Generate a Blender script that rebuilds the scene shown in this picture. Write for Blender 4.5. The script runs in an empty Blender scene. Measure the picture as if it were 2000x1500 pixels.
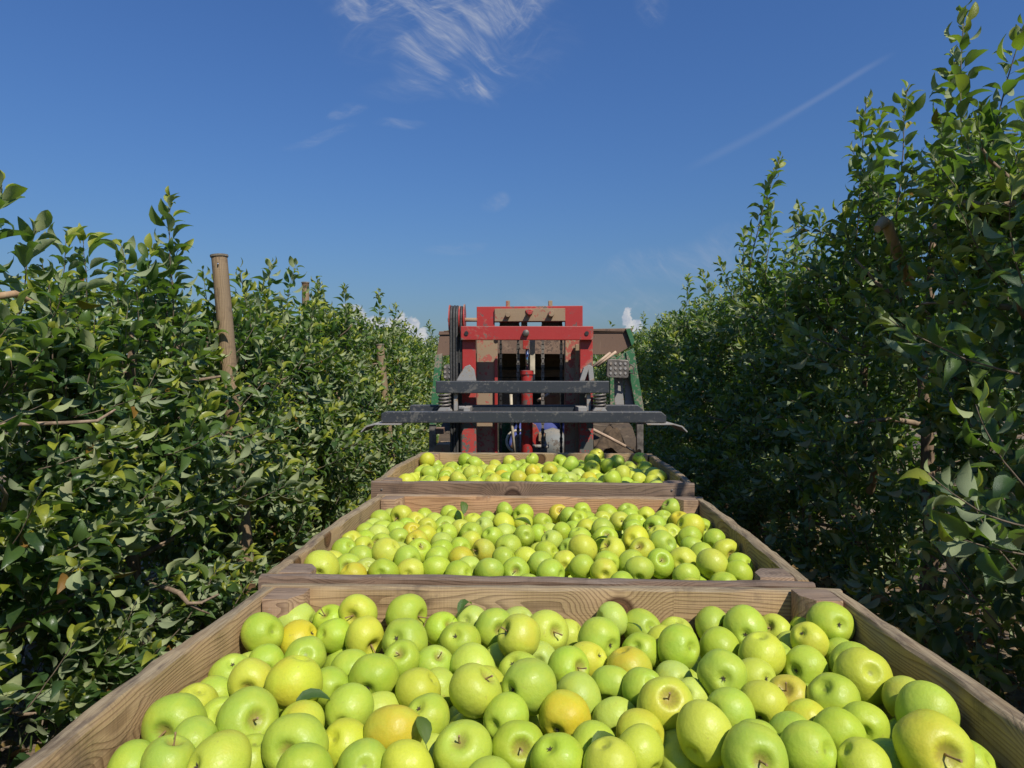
import bpy, bmesh, math, random
import numpy as np
import mathutils.noise as mnoise
from mathutils import Vector, Matrix, Quaternion

SC = bpy.context.scene
COL = SC.collection
F = 1333.333          # focal length in photograph pixels (24 mm on 36 mm, 2000 px wide)
EYE = 1.4             # eye height above the ground, metres
HOR = 740.0           # row of the horizon in the photograph
rnd = random.Random(11)

# ------------------------------------------------------------------ camera
cam = bpy.data.cameras.new('camera'); cam.lens = 24.0; cam.sensor_width = 36.0
cam.clip_start = 0.03; cam.clip_end = 2000
co = bpy.data.objects.new('camera', cam); COL.objects.link(co)
co.location = (0, 0, EYE); co.rotation_euler = (math.radians(90 - 0.43), 0, 0)
SC.camera = co

# ------------------------------------------------------------------ light
SUN = Vector((0.50, -0.80, 1.02)).normalized()      # direction towards the sun
SUN_EL = math.asin(SUN.z); SUN_AZ = math.atan2(SUN.x, SUN.y)
world = bpy.data.worlds.new('World'); SC.world = world; world.use_nodes = True
sl = bpy.data.lights.new('sun', 'SUN'); sl.energy = 4.9; sl.angle = math.radians(0.53); sl.color = (1.0, 0.95, 0.86)
so = bpy.data.objects.new('sun', sl); COL.objects.link(so); so.location = SUN * 50
so.rotation_euler = SUN.to_track_quat('Z', 'Y').to_euler()
SC.view_settings.view_transform = 'Standard'; SC.view_settings.look = 'None'
SC.view_settings.exposure = 0.0; SC.view_settings.gamma = 1.0; SC.view_settings.use_curve_mapping = False
SC.cycles.max_bounces = 8; SC.cycles.diffuse_bounces = 4; SC.cycles.glossy_bounces = 3
SC.cycles.transmission_bounces = 4; SC.cycles.transparent_max_bounces = 6
SC.cycles.caustics_reflective = False; SC.cycles.caustics_refractive = False

# ------------------------------------------------------------------ node helper
class NT:
    def __init__(s, tree): s.t = tree; s.n = tree.nodes; s.l = tree.links
    def new(s, t, **k):
        n = s.n.new(t)
        for a, v in k.items(): setattr(n, a, v)
        return n
    def put(s, sock, v):
        if hasattr(v, 'is_output') or isinstance(v, bpy.types.NodeSocket): s.l.new(v, sock)
        elif isinstance(v, (tuple, list)) and len(v) == 3 and sock.type == 'RGBA': sock.default_value = (*v, 1)
        else: sock.default_value = v
    def m(s, op, a, b=None, c=None, clamp=False):
        n = s.new('ShaderNodeMath', operation=op, use_clamp=clamp)
        for i, v in enumerate((a, b, c)):
            if v is not None: s.put(n.inputs[i], v)
        return n.outputs[0]
    def vm(s, op, a, b=None):
        n = s.new('ShaderNodeVectorMath', operation=op); s.put(n.inputs[0], a)
        if b is not None: s.put(n.inputs[1], b)
        return n.outputs['Value'] if op in ('DOT_PRODUCT', 'LENGTH', 'DISTANCE') else n.outputs[0]
    def noise(s, vec, scale, detail=3, rough=0.55, dist=0.0):
        n = s.new('ShaderNodeTexNoise'); s.put(n.inputs['Vector'], vec); s.put(n.inputs['Scale'], scale)
        n.inputs['Detail'].default_value = detail; n.inputs['Roughness'].default_value = rough
        n.inputs['Distortion'].default_value = dist
        return n.outputs['Fac']
    def ss(s, v, lo, hi, a=0.0, b=1.0):
        n = s.new('ShaderNodeMapRange', interpolation_type='SMOOTHSTEP'); s.put(n.inputs['Value'], v)
        for k, x in zip(('From Min', 'From Max', 'To Min', 'To Max'), (lo, hi, a, b)): s.put(n.inputs[k], x)
        return n.outputs[0]
    def mix(s, f, a, b, mode='MIX'):
        n = s.new('ShaderNodeMix', data_type='RGBA', blend_type=mode); s.put(n.inputs[0], f); s.put(n.inputs[6], a); s.put(n.inputs[7], b)
        return n.outputs[2]
    def sep(s, v):
        n = s.new('ShaderNodeSeparateXYZ'); s.put(n.inputs[0], v); return n.outputs
    def comb(s, x, y, z):
        n = s.new('ShaderNodeCombineXYZ')
        for i, v in enumerate((x, y, z)): s.put(n.inputs[i], v)
        return n.outputs[0]

# ------------------------------------------------------------------ sky and clouds (world)
def build_world():
    w = NT(world.node_tree); w.n.clear()
    sky = w.new('ShaderNodeTexSky', sky_type='NISHITA', sun_disc=False)
    sky.sun_elevation = SUN_EL; sky.sun_rotation = SUN_AZ
    sky.altitude = 200; sky.air_density = 2.0; sky.dust_density = 1.0; sky.ozone_density = 10.0
    d = w.new('ShaderNodeTexCoord').outputs['Generated']
    x, y, z = w.sep(d)[:3]
    yy = w.m('MAXIMUM', y, 0.05)
    u = w.m('DIVIDE', x, yy); v = w.m('DIVIDE', z, yy)        # sky direction as slopes about north
    front = w.ss(y, 0.1, 0.3)
    uv = w.comb(u, v, 0.0)
    n1 = w.noise(uv, 5.0, 1.5, 0.45); n2 = w.noise(w.vm('ADD', uv, (3.1, 1.7, 0)), 5.0, 1.5, 0.45)
    wu = w.m('ADD', u, w.m('MULTIPLY', w.m('SUBTRACT', n1, 0.5), 0.16))
    wv = w.m('ADD', v, w.m('MULTIPLY', w.m('SUBTRACT', n2, 0.5), 0.16))
    def blob(cx, cy, rx, ry, U=wu, V=wv, rot=0.0):
        a = w.m('SUBTRACT', U, cx); b = w.m('SUBTRACT', V, cy)
        c, s_ = math.cos(rot), math.sin(rot)
        p = w.m('DIVIDE', w.m('ADD', w.m('MULTIPLY', a, c), w.m('MULTIPLY', b, s_)), rx)
        q = w.m('DIVIDE', w.m('SUBTRACT', w.m('MULTIPLY', b, c), w.m('MULTIPLY', a, s_)), ry)
        r2 = w.m('ADD', w.m('MULTIPLY', p, p), w.m('MULTIPLY', q, q))
        return w.ss(r2, 1.0, 0.0)
    def S(px, py): return ((px - 1000) / F, (HOR - py) / F)
    cir = None
    for px, py, rx, ry, k, rot in ((735, 15, 50, 34, .8, .5), (850, 20, 70, 34, 1.0, -.7), (905, 58, 90, 15, 1.25, -.55), (1000, 10, 110, 20, 1.0, .22), (930, 72, 44, 10, 1.5, -.6),
                                   (845, 92, 62, 16, 1.2, .5), (815, 148, 30, 30, .8, -.9), (922, 160, 46, 26, .95, .3), (850, 185, 120, 20, .25, 0), (900, 45, 190, 90, .35, 0),
                                   (1270, 15, 40, 40, .4, 0), (680, 218, 34, 12, .5, 0), (620, 262, 60, 12, .35, .1), (770, 258, 40, 9, .45, 0),
                                   (970, 374, 32, 9, .5, 0), (890, 458, 45, 12, .35, .1), (1330, 505, 170, 24, .45, .28), (1160, 600, 260, 24, .3, .1), (840, -60, 280, 80, .8, 0)):
        c = S(px, py)
        b = w.m('MULTIPLY', blob(c[0], c[1], rx * 1.35 / F, ry * 1.6 / F, rot=rot), k)
        cir = b if cir is None else w.m('ADD', cir, b)
    def fibre(rot, sc, seed):
        c_, s_ = math.cos(rot), math.sin(rot)
        al = w.m('ADD', w.m('MULTIPLY', wu, c_), w.m('MULTIPLY', wv, s_)); ac = w.m('SUBTRACT', w.m('MULTIPLY', wv, c_), w.m('MULTIPLY', wu, s_))
        return w.noise(w.comb(w.m('MULTIPLY', al, .55), w.m('MULTIPLY', ac, 2.4), seed), sc, 8, 0.62, 0.12)
    f1 = w.ss(fibre(-.62, 17.0, .3), .38, .74); f2 = w.ss(fibre(.60, 20.0, 2.3), .42, .78); fine = w.ss(fibre(-.3, 60.0, 5.1), .30, .75)
    wisp = w.m('ADD', w.m('MULTIPLY', w.m('MAXIMUM', f1, f2), w.m('ADD', w.m('MULTIPLY', fine, .8), .45)), .05)
    cir = w.m('MULTIPLY', w.m('MULTIPLY', w.m('MINIMUM', cir, 1.25), .68), wisp, clamp=True)
    # a thin old contrail in two stretches
    def seg(x0, y0, x1, y1, wd, k):
        a, b = S(x0, y0), S(x1, y1); L = math.hypot(b[0] - a[0], b[1] - a[1]); tx, ty = (b[0] - a[0]) / L, (b[1] - a[1]) / L
        jv = w.m('ADD', v, w.m('MULTIPLY', w.m('SUBTRACT', n1, 0.5), 0.012))
        du = w.m('SUBTRACT', u, a[0]); dv = w.m('SUBTRACT', jv, a[1])
        al = w.m('ADD', w.m('MULTIPLY', du, tx), w.m('MULTIPLY', dv, ty))
        ac = w.m('ABSOLUTE', w.m('SUBTRACT', w.m('MULTIPLY', dv, tx), w.m('MULTIPLY', du, ty)))
        e = w.m('MULTIPLY', w.ss(al, 0.0, L * .35), w.ss(al, L, L * .65))
        return w.m('MULTIPLY', w.m('MULTIPLY', w.ss(ac, wd * 1.1, 0.0), e), k)
    for g in ((1490, 256, 1760, 96, 0.0062, .17), (1320, 346, 1600, 196, 0.0085, .10)):
        cir = w.m('ADD', cir, seg(*g))
    cir = w.m('MULTIPLY', cir, front)
    # distant cumulus heads low over the horizon
    m1 = w.noise(uv, 34.0, 5, 0.55); m2 = w.noise(w.vm('ADD', uv, (5.3, 2.2, 0)), 34.0, 5, 0.55)
    cu = w.m('ADD', u, w.m('MULTIPLY', w.m('SUBTRACT', m1, 0.5), 0.035)); cv = w.m('ADD', v, w.m('MULTIPLY', w.m('SUBTRACT', m2, 0.5), 0.035))
    cum = None
    for px, py, rx, ry in ((690, 622, 34, 32), (735, 648, 52, 34), (775, 640, 34, 30), (800, 635, 24, 24), (820, 668, 40, 26), (640, 668, 50, 34), (1222, 618, 16, 14), (1240, 634, 24, 14), (560, 690, 60, 26)):
        c = S(px, py); b = blob(c[0], c[1], rx / F, ry / F, cu, cv)
        cum = b if cum is None else w.m('MAXIMUM', cum, b)
    m3 = w.noise(w.vm('ADD', uv, (1.3, 8.2, 0)), 75.0, 5, 0.6)
    den = w.m('MULTIPLY', w.ss(w.m('MULTIPLY', cum, w.m('ADD', 0.45, m3)), 0.04, 0.55), front)
    lit = w.ss(w.m('ADD', w.m('MULTIPLY', m3, .6), w.m('MULTIPLY', m1, .4)), 0.38, 0.60)
    cumcol = w.mix(lit, (0.50, 0.56, 0.68), (0.86, 0.84, 0.84))
    tint = w.mix(1.0, sky.outputs[0], (SKY_TINT), 'MULTIPLY')
    bg = w.new('ShaderNodeBackground'); w.put(bg.inputs[0], tint); bg.inputs[1].default_value = SKY_STRENGTH
    bc = w.new('ShaderNodeBackground'); bc.inputs[0].default_value = (0.60, 0.66, 0.80, 1); bc.inputs[1].default_value = 0.72
    bq = w.new('ShaderNodeBackground'); w.put(bq.inputs[0], cumcol); bq.inputs[1].default_value = 0.8
    s1 = w.new('ShaderNodeMixShader'); w.put(s1.inputs[0], w.m('MULTIPLY', cir, 0.80, clamp=True)); w.l.new(bg.outputs[0], s1.inputs[1]); w.l.new(bc.outputs[0], s1.inputs[2])
    s2 = w.new('ShaderNodeMixShader'); w.put(s2.inputs[0], w.m('MULTIPLY', den, 0.85)); w.l.new(s1.outputs[0], s2.inputs[1]); w.l.new(bq.outputs[0], s2.inputs[2])
    out = w.new('ShaderNodeOutputWorld'); w.l.new(s2.outputs[0], out.inputs[0])
SKY_STRENGTH = 0.10
SKY_TINT = (0.50, 0.645, 0.96)
build_world()

# ------------------------------------------------------------------ materials
def mat(name):
    m = bpy.data.materials.new(name); m.use_nodes = True; t = NT(m.node_tree)
    b = m.node_tree.nodes['Principled BSDF']
    return m, t, b

def bump(t, b, h, strength=0.3, dist=0.01):
    n = t.new('ShaderNodeBump'); n.inputs['Strength'].default_value = strength; n.inputs['Distance'].default_value = dist
    t.put(n.inputs['Height'], h); t.l.new(n.outputs[0], b.inputs['Normal'])

def wood_material(name, light, dark, grey, warm=0.0):
    """Sawn softwood: growth rings cut along the board, knots the rings swerve round, grey weathered upper edges, stains."""
    m, t, b = mat(name)
    tc = t.new('ShaderNodeTexCoord').outputs['Object']
    r = t.new('ShaderNodeObjectInfo').outputs['Random']
    off = t.comb(t.m('MULTIPLY', r, 37.0), t.m('MULTIPLY', r, 11.0), t.m('MULTIPLY', r, 23.0))
    p = t.vm('ADD', tc, off)
    x, y, z = t.sep(p)[:3]
    # knots
    vor = t.new('ShaderNodeTexVoronoi', feature='F1', voronoi_dimensions='2D'); vor.inputs['Scale'].default_value = 1.0; vor.inputs['Randomness'].default_value = 0.85
    t.put(vor.inputs['Vector'], t.comb(t.m('MULTIPLY', x, 3.3), t.m('MULTIPLY', z, 3.6), t.m('MULTIPLY', r, 40.0)))
    kd = vor.outputs['Distance']
    kgate = t.m('GREATER_THAN', t.sep(vor.outputs['Color'])[0], 0.5)
    swerve = t.m('MULTIPLY', t.m('MULTIPLY', t.ss(kd, 0.42, 0.0), 2.6), kgate)
    wob = t.noise(t.comb(t.m('MULTIPLY', x, 1.3), t.m('MULTIPLY', z, 7.0), t.m('MULTIPLY', y, 7.0)), 1.0, 3, 0.5)
    fine = t.noise(t.comb(t.m('MULTIPLY', x, 5.0), t.m('MULTIPLY', z, 40.0), t.m('MULTIPLY', y, 40.0)), 1.0, 2, 0.5)
    ring = t.m('ADD', t.m('ADD', t.m('MULTIPLY', t.m('ADD', z, t.m('MULTIPLY', y, 0.7)), 95.0), t.m('MULTIPLY', wob, 17.0)), t.m('ADD', t.m('MULTIPLY', fine, 1.1), t.m('MULTIPLY', swerve, 4.0)))
    band = t.m('FRACT', ring)
    band = t.m('MULTIPLY', t.ss(band, 0.35, 0.95), t.ss(band, 1.0, 0.96))
    fib = t.noise(t.comb(t.m('MULTIPLY', x, 9.0), t.m('MULTIPLY', z, 420.0), t.m('MULTIPLY', y, 420.0)), 1.0, 3, 0.6)
    sawn = t.noise(t.comb(t.m('MULTIPLY', x, 330.0), t.m('MULTIPLY', z, 4.0), t.m('MULTIPLY', y, 4.0)), 1.0, 2, 0.5)
    big = t.noise(p, 5.0, 4, 0.6); tone = t.noise(t.comb(t.m('MULTIPLY', x, 1.6), t.m('MULTIPLY', z, 9.0), t.m('MULTIPLY', y, 9.0)), 1.0, 3, 0.5)
    col = t.mix(t.m('MULTIPLY', band, t.ss(tone, .2, .7, .35, .85)), light, dark)
    col = t.mix(t.m('MULTIPLY', t.ss(fib, 0.45, 0.75), 0.30), col, dark)
    col = t.mix(t.m('MULTIPLY', t.ss(sawn, 0.5, 0.8), 0.16), col, dark)
    col = t.mix(t.ss(tone, 0.42, 0.75, 0.0, 0.35), col, grey)
    kn = t.m('MULTIPLY', t.ss(kd, 0.095, 0.07), kgate)
    kring = t.m('FRACT', t.m('MULTIPLY', kd, 46.0))
    kcol = t.mix(kring, (dark[0] * .55, dark[1] * .5, dark[2] * .45), (dark[0] * 1.05, dark[1] * .9, dark[2] * .75))
    col = t.mix(kn, col, kcol)
    col = t.mix(t.m('MULTIPLY', t.m('MULTIPLY', t.ss(kd, 0.13, 0.088), t.ss(kd, 0.065, 0.088)), kgate), col, (dark[0] * .5, dark[1] * .42, dark[2] * .35))
    # weathering: the upper edges that lie open to the rain are silvery, with dark stains
    nz = t.sep(t.new('ShaderNodeNewGeometry').outputs['Normal'])[2]
    top = t.m('MULTIPLY', t.ss(nz, 0.3, 0.85), t.ss(big, 0.2, 0.6, 0.55, 1.0))
    wcol = t.mix(t.ss(fib, 0.35, 0.7), grey, (grey[0] * .55, grey[1] * .5, grey[2] * .45))
    wcol = t.mix(t.ss(t.noise(t.comb(t.m('MULTIPLY', x, 10.0), t.m('MULTIPLY', y, 50.0), t.m('MULTIPLY', z, 50.0)), 1.0, 5, .7), 0.50, 0.68, 0, .85), wcol, (.085, .066, .052))
    col = t.mix(t.m('MULTIPLY', top, 0.92), col, wcol)
    st = t.noise(t.vm('ADD', p, (9, 4, 2)), 9.0, 5, 0.65)
    col = t.mix(t.ss(st, 0.53, 0.72, 0, 0.65), col, (.075, .05, .035))
    pale = t.noise(t.vm('ADD', p, (2, 14, 7)), 60.0, 2, 0.5)
    col = t.mix(t.ss(pale, 0.74, 0.80, 0, 0.4), col, (.45, .36, .26))
    t.put(b.inputs['Base Color'], col); b.inputs['Roughness'].default_value = 0.78
    b.inputs['Specular IOR Level'].default_value = 0.3
    h = t.m('ADD', t.m('ADD', t.m('MULTIPLY', band, -0.5), t.m('MULTIPLY', fib, 0.7)), t.m('ADD', t.m('MULTIPLY', sawn, 0.5), t.m('MULTIPLY', kn, -0.8)))
    bump(t, b, h, 0.55, 0.0025)
    return m

def worn_paint(name, base, under, dust, rough=0.45, wear=0.5, dusty=0.5, scale=1.0, metallic=0.0, edge=(.17, .13, .10)):
    """Old paint: dust lying in drifts, flakes gone to the ground coat, thin scratches."""
    m, t, b = mat(name)
    tc = t.new('ShaderNodeTexCoord').outputs['Object']
    r = t.new('ShaderNodeObjectInfo').outputs['Random']
    p = t.vm('ADD', tc, t.comb(t.m('MULTIPLY', r, 31.0), t.m('MULTIPLY', r, 17.0), t.m('MULTIPLY', r, 7.0)))
    a = t.noise(p, 6.0 * scale, 6, 0.65, 0.6); c = t.noise(t.vm('ADD', p, (4, 9, 2)), 42.0 * scale, 5, 0.72); s = t.noise(t.vm('MULTIPLY', p, (90, 90, 6)), 1.0, 2, 0.5)
    s2 = t.noise(t.vm('MULTIPLY', p, (6, 90, 120)), 1.0, 2, 0.5)
    tone = t.noise(p, 2.5, 3, .5); a = t.ss(a, .22, .78); c = t.ss(c, .22, .78)
    col = t.mix(t.ss(tone, .3, .7, 0, .5), base, (base[0] * .72, base[1] * .72, base[2] * .75))
    dm = t.ss(t.m('ADD', a, t.m('MULTIPLY', t.m('SUBTRACT', c, .5), .35)), 0.74 - .42 * dusty, 1.0 - .30 * dusty)
    col = t.mix(t.m('MULTIPLY', dm, t.ss(c, .1, .8, .35, .85)), col, dust)
    wm = t.ss(t.m('ADD', c, t.m('MULTIPLY', t.m('SUBTRACT', a, .5), .5)), 0.80 - .28 * wear, 0.83 - .28 * wear)
    col = t.mix(t.m('MULTIPLY', wm, .9), col, under)
    col = t.mix(t.ss(s, 0.70, 0.76, 0, .35), col, dust); col = t.mix(t.ss(s2, 0.71, 0.77, 0, .45), col, dust)
    bv = t.new('ShaderNodeBevel', samples=4); bv.inputs['Radius'].default_value = .006
    ed = t.m('SUBTRACT', 1.0, t.vm('DOT_PRODUCT', bv.outputs[0], t.new('ShaderNodeNewGeometry').outputs['Normal']))
    em = t.m('MULTIPLY', t.ss(t.m('ADD', ed, t.m('MULTIPLY', t.m('SUBTRACT', c, .5), .22)), .02, .14), t.ss(a, .25, .7, .2, .9))
    col = t.mix(em, col, edge)
    nz = t.sep(t.new('ShaderNodeNewGeometry').outputs['Normal'])[2]
    col = t.mix(t.m('MULTIPLY', t.ss(nz, .5, .95), t.ss(c, .25, .6, .3, .8)), col, dust)
    t.put(b.inputs['Base Color'], col)
    t.put(b.inputs['Roughness'], t.m('ADD', rough, t.m('MULTIPLY', dm, .35), clamp=True))
    b.inputs['Metallic'].default_value = metallic
    bump(t, b, t.m('SUBTRACT', t.m('MULTIPLY', c, .4), t.m('MULTIPLY', wm, .5)), 0.25, 0.003)
    return m

def plain(name, c, rough=0.5, metallic=0.0, var=0.25, scale=20.0):
    m, t, b = mat(name)
    n = t.noise(t.new('ShaderNodeTexCoord').outputs['Object'], scale, 4, .6)
    t.put(b.inputs['Base Color'], t.mix(t.ss(n, .3, .7), tuple(x * (1 - var) for x in c), tuple(min(1, x * (1 + var)) for x in c)))
    b.inputs['Roughness'].default_value = rough; b.inputs['Metallic'].default_value = metallic
    return m

def apple_material(name, attr=False, russet=0.25):
    m, t, b = mat(name)
    tc = t.new('ShaderNodeTexCoord').outputs['Object']
    if attr:
        a = t.new('ShaderNodeAttribute', attribute_name='tint'); base = a.outputs['Color']; blush = 0.12
        p = t.vm('ADD', tc, (0, 0, 0)); wz = None
    else:
        oi = t.new('ShaderNodeObjectInfo'); base = oi.outputs['Color']; blush = oi.outputs['Alpha']
        p = t.vm('ADD', tc, t.comb(t.m('MULTIPLY', oi.outputs['Random'], 50.0), 0.0, t.m('MULTIPLY', oi.outputs['Random'], 20.0)))
        wz = t.sep(tc)
    n = t.noise(p, 1.3, 3, .5) if not attr else t.noise(p, 30.0, 3, .5)
    col = t.mix(t.ss(n, .35, .72, 0, .42), base, (.50, .53, .055))
    # lenticels
    vor = t.new('ShaderNodeTexVoronoi', feature='F1'); vor.inputs['Scale'].default_value = 12.0 if not attr else 320.0
    t.put(vor.inputs['Vector'], p)
    spot = t.ss(vor.outputs['Distance'], .11, .05); pick = t.sep(vor.outputs['Color'])[0]
    col = t.mix(t.m('MULTIPLY', spot, t.ss(pick, .3, .9, .1, .55)), col, (.52, .55, .16))
    col = t.mix(t.m('MULTIPLY', spot, t.m('GREATER_THAN', pick, .93)), col, (.10, .08, .02))
    if not attr:
        bl = t.noise(t.vm('ADD', p, (3, 5, 1)), .75, 2, .5)
        col = t.mix(t.m('MULTIPLY', t.ss(bl, .40, .66), blush), col, (.60, .36, .018))
        rad = t.vm('LENGTH', t.comb(wz[0], wz[1], 0.0))
        ang = t.noise(t.vm('MULTIPLY', t.vm('NORMALIZE', t.comb(wz[0], wz[1], 0.001)), (3.2, 3.2, 1)), 1.0, 2, .5)
        rr = t.m('ADD', rad, t.m('MULTIPLY', t.m('SUBTRACT', ang, .5), -.7 * russet - .12))
        ru = t.m('MULTIPLY', t.ss(rr, .18 + russet * .75, .03 + russet * .25), t.m('GREATER_THAN', wz[2], 0.0))
        col = t.mix(t.m('MULTIPLY', ru, .62), col, (.24, .145, .05))
        cal = t.m('MULTIPLY', t.ss(rad, .14, .03), t.m('LESS_THAN', wz[2], 0.0))
        col = t.mix(t.m('MULTIPLY', cal, .5), col, (.14, .13, .04))
        sc = t.noise(t.vm('ADD', p, (7, 1, 9)), 3.2, 4, .6)
        col = t.mix(t.ss(sc, .66, .74, 0, .45), col, (.30, .22, .06))
        sc2 = t.noise(t.vm('MULTIPLY', t.vm('ADD', p, (1, 17, 4)), (1.2, 7, 3)), 1.0, 4, .65)
        col = t.mix(t.ss(sc2, .70, .74, 0, .35), col, (.27, .17, .06))
        mot = t.noise(p, 16.0, 3, .6)
        col = t.mix(t.ss(mot, .35, .7, 0, .16), col, (.24, .36, .02))
    t.put(b.inputs['Base Color'], col)
    b.inputs['Subsurface Weight'].default_value = 0.18; b.inputs['Subsurface Scale'].default_value = .008; b.inputs['Subsurface Radius'].default_value = (1.0, .85, .25)
    rf = t.noise(p, 5.0 if not attr else 120.0, 3, .6)
    t.put(b.inputs['Roughness'], t.ss(rf, .3, .7, .36, .54))
    b.inputs['Specular IOR Level'].default_value = 0.34
    bump(t, b, t.m('ADD', t.noise(p, 4.0 if not attr else 100.0, 4, .6), t.m('MULTIPLY', spot, .05)), .10, .02 if not attr else .0008)
    return m

def leaf_material(name, dry=False):
    m, t, b = mat(name)
    a = t.new('ShaderNodeAttribute', attribute_name='tint').outputs['Color']
    g = t.new('ShaderNodeNewGeometry')
    tc = t.new('ShaderNodeTexCoord').outputs['Object']
    n = t.noise(tc, 60.0, 3, .6)
    front = t.mix(t.ss(n, .3, .7, 0, .35), a, (.085, .13, .03))
    back = t.mix(.76, a, (.365, .415, .235))
    if dry: back = t.mix(.3, a, (.25, .18, .1))
    col = t.mix(g.outputs['Backfacing'], front, back)
    sp = t.noise(t.vm('ADD', tc, (3, 3, 3)), 95.0, 2, .5)
    col = t.mix(t.ss(sp, .73, .78, 0, .7), col, (.16, .09, .035))
    t.put(b.inputs['Base Color'], col)
    t.put(b.inputs['Roughness'], t.ss(g.outputs['Backfacing'], 0, 1, .36, .75))
    b.inputs['Specular IOR Level'].default_value = 0.45
    tr = t.new('ShaderNodeBsdfTranslucent'); t.put(tr.inputs[0], t.mix(.7, a, (.22, .42, .02)) if not dry else a)
    mx = t.new('ShaderNodeMixShader'); mx.inputs[0].default_value = .34
    o = m.node_tree.nodes['Material Output']
    t.l.new(b.outputs[0], mx.inputs[1]); t.l.new(tr.outputs[0], mx.inputs[2]); t.l.new(mx.outputs[0], o.inputs[0])
    bump(t, b, n, .35, .004)
    return m

def ground_material():
    m, t, b = mat('orchard_soil')
    p = t.new('ShaderNodeTexCoord').outputs['Object']
    a = t.noise(p, .8, 5, .6); c = t.noise(p, 9.0, 6, .65); d = t.noise(p, 70.0, 4, .6)
    col = t.mix(t.ss(c, .3, .7), (.16, .11, .07), (.27, .20, .135))
    col = t.mix(t.ss(d, .45, .7, 0, .6), col, (.12, .085, .055))
    col = t.mix(t.m('MULTIPLY', t.ss(a, .48, .62), t.ss(c, .35, .6)), col, (.06, .085, .025))
    t.put(b.inputs['Base Color'], col); b.inputs['Roughness'].default_value = .95
    bump(t, b, t.m('ADD', c, t.m('MULTIPLY', d, .5)), .8, .03)
    return m

def bark_material(name, c1, c2):
    m, t, b = mat(name)
    p = t.new('ShaderNodeTexCoord').outputs['Object']
    n = t.noise(t.vm('MULTIPLY', p, (40, 40, 9)), 1.0, 5, .65); k = t.noise(p, 7.0, 4, .6)
    col = t.mix(t.ss(n, .35, .68), c1, c2); col = t.mix(t.ss(k, .5, .7, 0, .5), col, (.30, .22, .14))
    t.put(b.inputs['Base Color'], col); b.inputs['Roughness'].default_value = .85
    bump(t, b, n, .6, .006)
    return m

WOOD_A = wood_material('weathered_bin_wood', (.40, .265, .130), (.150, .082, .036), (.33, .265, .165))
WOOD_B = wood_material('warm_bin_wood', (.47, .265, .132), (.22, .105, .048), (.32, .25, .165))
WOOD_C = wood_material('dark_bin_wood', (.20, .125, .075), (.085, .05, .03), (.22, .17, .13))
END = wood_material('post_wood', (.40, .255, .145), (.16, .085, .042), (.27, .205, .15))
RED = worn_paint('worn_red_paint', (.40, .032, .026), (.10, .085, .075), (.36, .24, .15), .42, .20, .30, .6)
RED_DUSTY = worn_paint('dusty_red_rail', (.33, .235, .145), (.40, .07, .055), (.27, .185, .11), .7, .62, .35, .7)
RED_CHIPPED = worn_paint('chipped_red_paint', (.43, .03, .025), (.10, .10, .09), (.20, .17, .13), .5, .85, .45, .45)
BARE = worn_paint('bare_metal_with_red_patches', (.125, .125, .105), (.45, .035, .028), (.17, .15, .12), .6, 1.0, .3, .35)
TAN = worn_paint('dust_caked_metal', (.30, .21, .125), (.36, .05, .04), (.37, .27, .17), .8, .22, .6)
BLACK = worn_paint('scratched_black_paint', (.038, .042, .048), (.10, .095, .085), (.13, .122, .11), .42, .10, .22, 1.2, edge=(.13, .12, .11))
GREY = worn_paint('scuffed_grey_metal', (.30, .29, .27), (.30, .19, .10), (.40, .36, .30), .55, .35, .4, 1.5)
GREEN = worn_paint('faded_green_paint', (.035, .15, .058), (.28, .22, .16), (.30, .25, .19), .5, .55, .45, 1.2)
RUST = worn_paint('rusty_brown_sheet', (.175, .105, .068), (.09, .055, .04), (.30, .205, .14), .8, .3, .4, .8)
DARK = plain('greasy_black', (.018, .017, .016), .5)
RUBBER = plain('hose_rubber', (.045, .043, .040), .6, var=.35, scale=80)
TYRE = plain('muddy_tyre', (.10, .075, .052), .9, var=.5, scale=14)
STEEL = plain('bright_steel', (.55, .56, .58), .18, 1.0, .1)
IRON = plain('dull_iron', (.17, .15, .13), .55, .5, .4)
PALE = plain('pale_dusty_steel', (.48, .41, .30), .6, var=.2)
STICK = plain('dry_stick', (.42, .30, .21), .8)
ENGINE = worn_paint('engine_casing', (.16, .17, .165), (.08, .07, .06), (.30, .26, .2), .6, .4, .4)
BARK = bark_material('apple_bark', (.11, .07, .042), (.27, .18, .11))
LIMB = bark_material('apple_limb_bark', (.16, .11, .07), (.30, .215, .14))
TWIG = plain('twig_bark', (.115, .085, .055), .7, var=.35)
SAWN = bark_material('tan_limb_bark', (.36, .22, .11), (.44, .29, .16))
POSTW = wood_material('treated_post_wood', (.285, .195, .108), (.16, .105, .058), (.25, .195, .13))
LEAF = leaf_material('apple_leaf')
DRYLEAF = leaf_material('dry_leaf', True)
SKIN_APPLE = apple_material('apple_skin'); SKIN_RUSSET = apple_material('russet_apple_skin', russet=.42); SKIN_HEAP = apple_material('apple_skin_heap', True)
STALK = plain('apple_stalk', (.27, .165, .075), .7, var=.35, scale=60)
CALYX = plain('dried_calyx', (.075, .06, .035), .85, var=.4, scale=60)
SOIL = ground_material()

# ------------------------------------------------------------------ mesh helpers
def tag(o, label=None, cat=None, group=None, kind=None):
    if label: o['label'] = label
    if cat: o['category'] = cat
    if group: o['group'] = group
    if kind: o['kind'] = kind
    return o

def empty(name, loc, rz=0.0):
    o = bpy.data.objects.new(name, None); COL.objects.link(o); o.location = loc; o.rotation_euler = (0, 0, rz)
    o.empty_display_size = .1
    return o

def link(name, me, parent=None, m=None):
    o = bpy.data.objects.new(name, me); COL.objects.link(o)
    if m is not None and not me.materials: me.materials.append(m)
    if parent is not None: o.parent = parent
    return o

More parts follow.
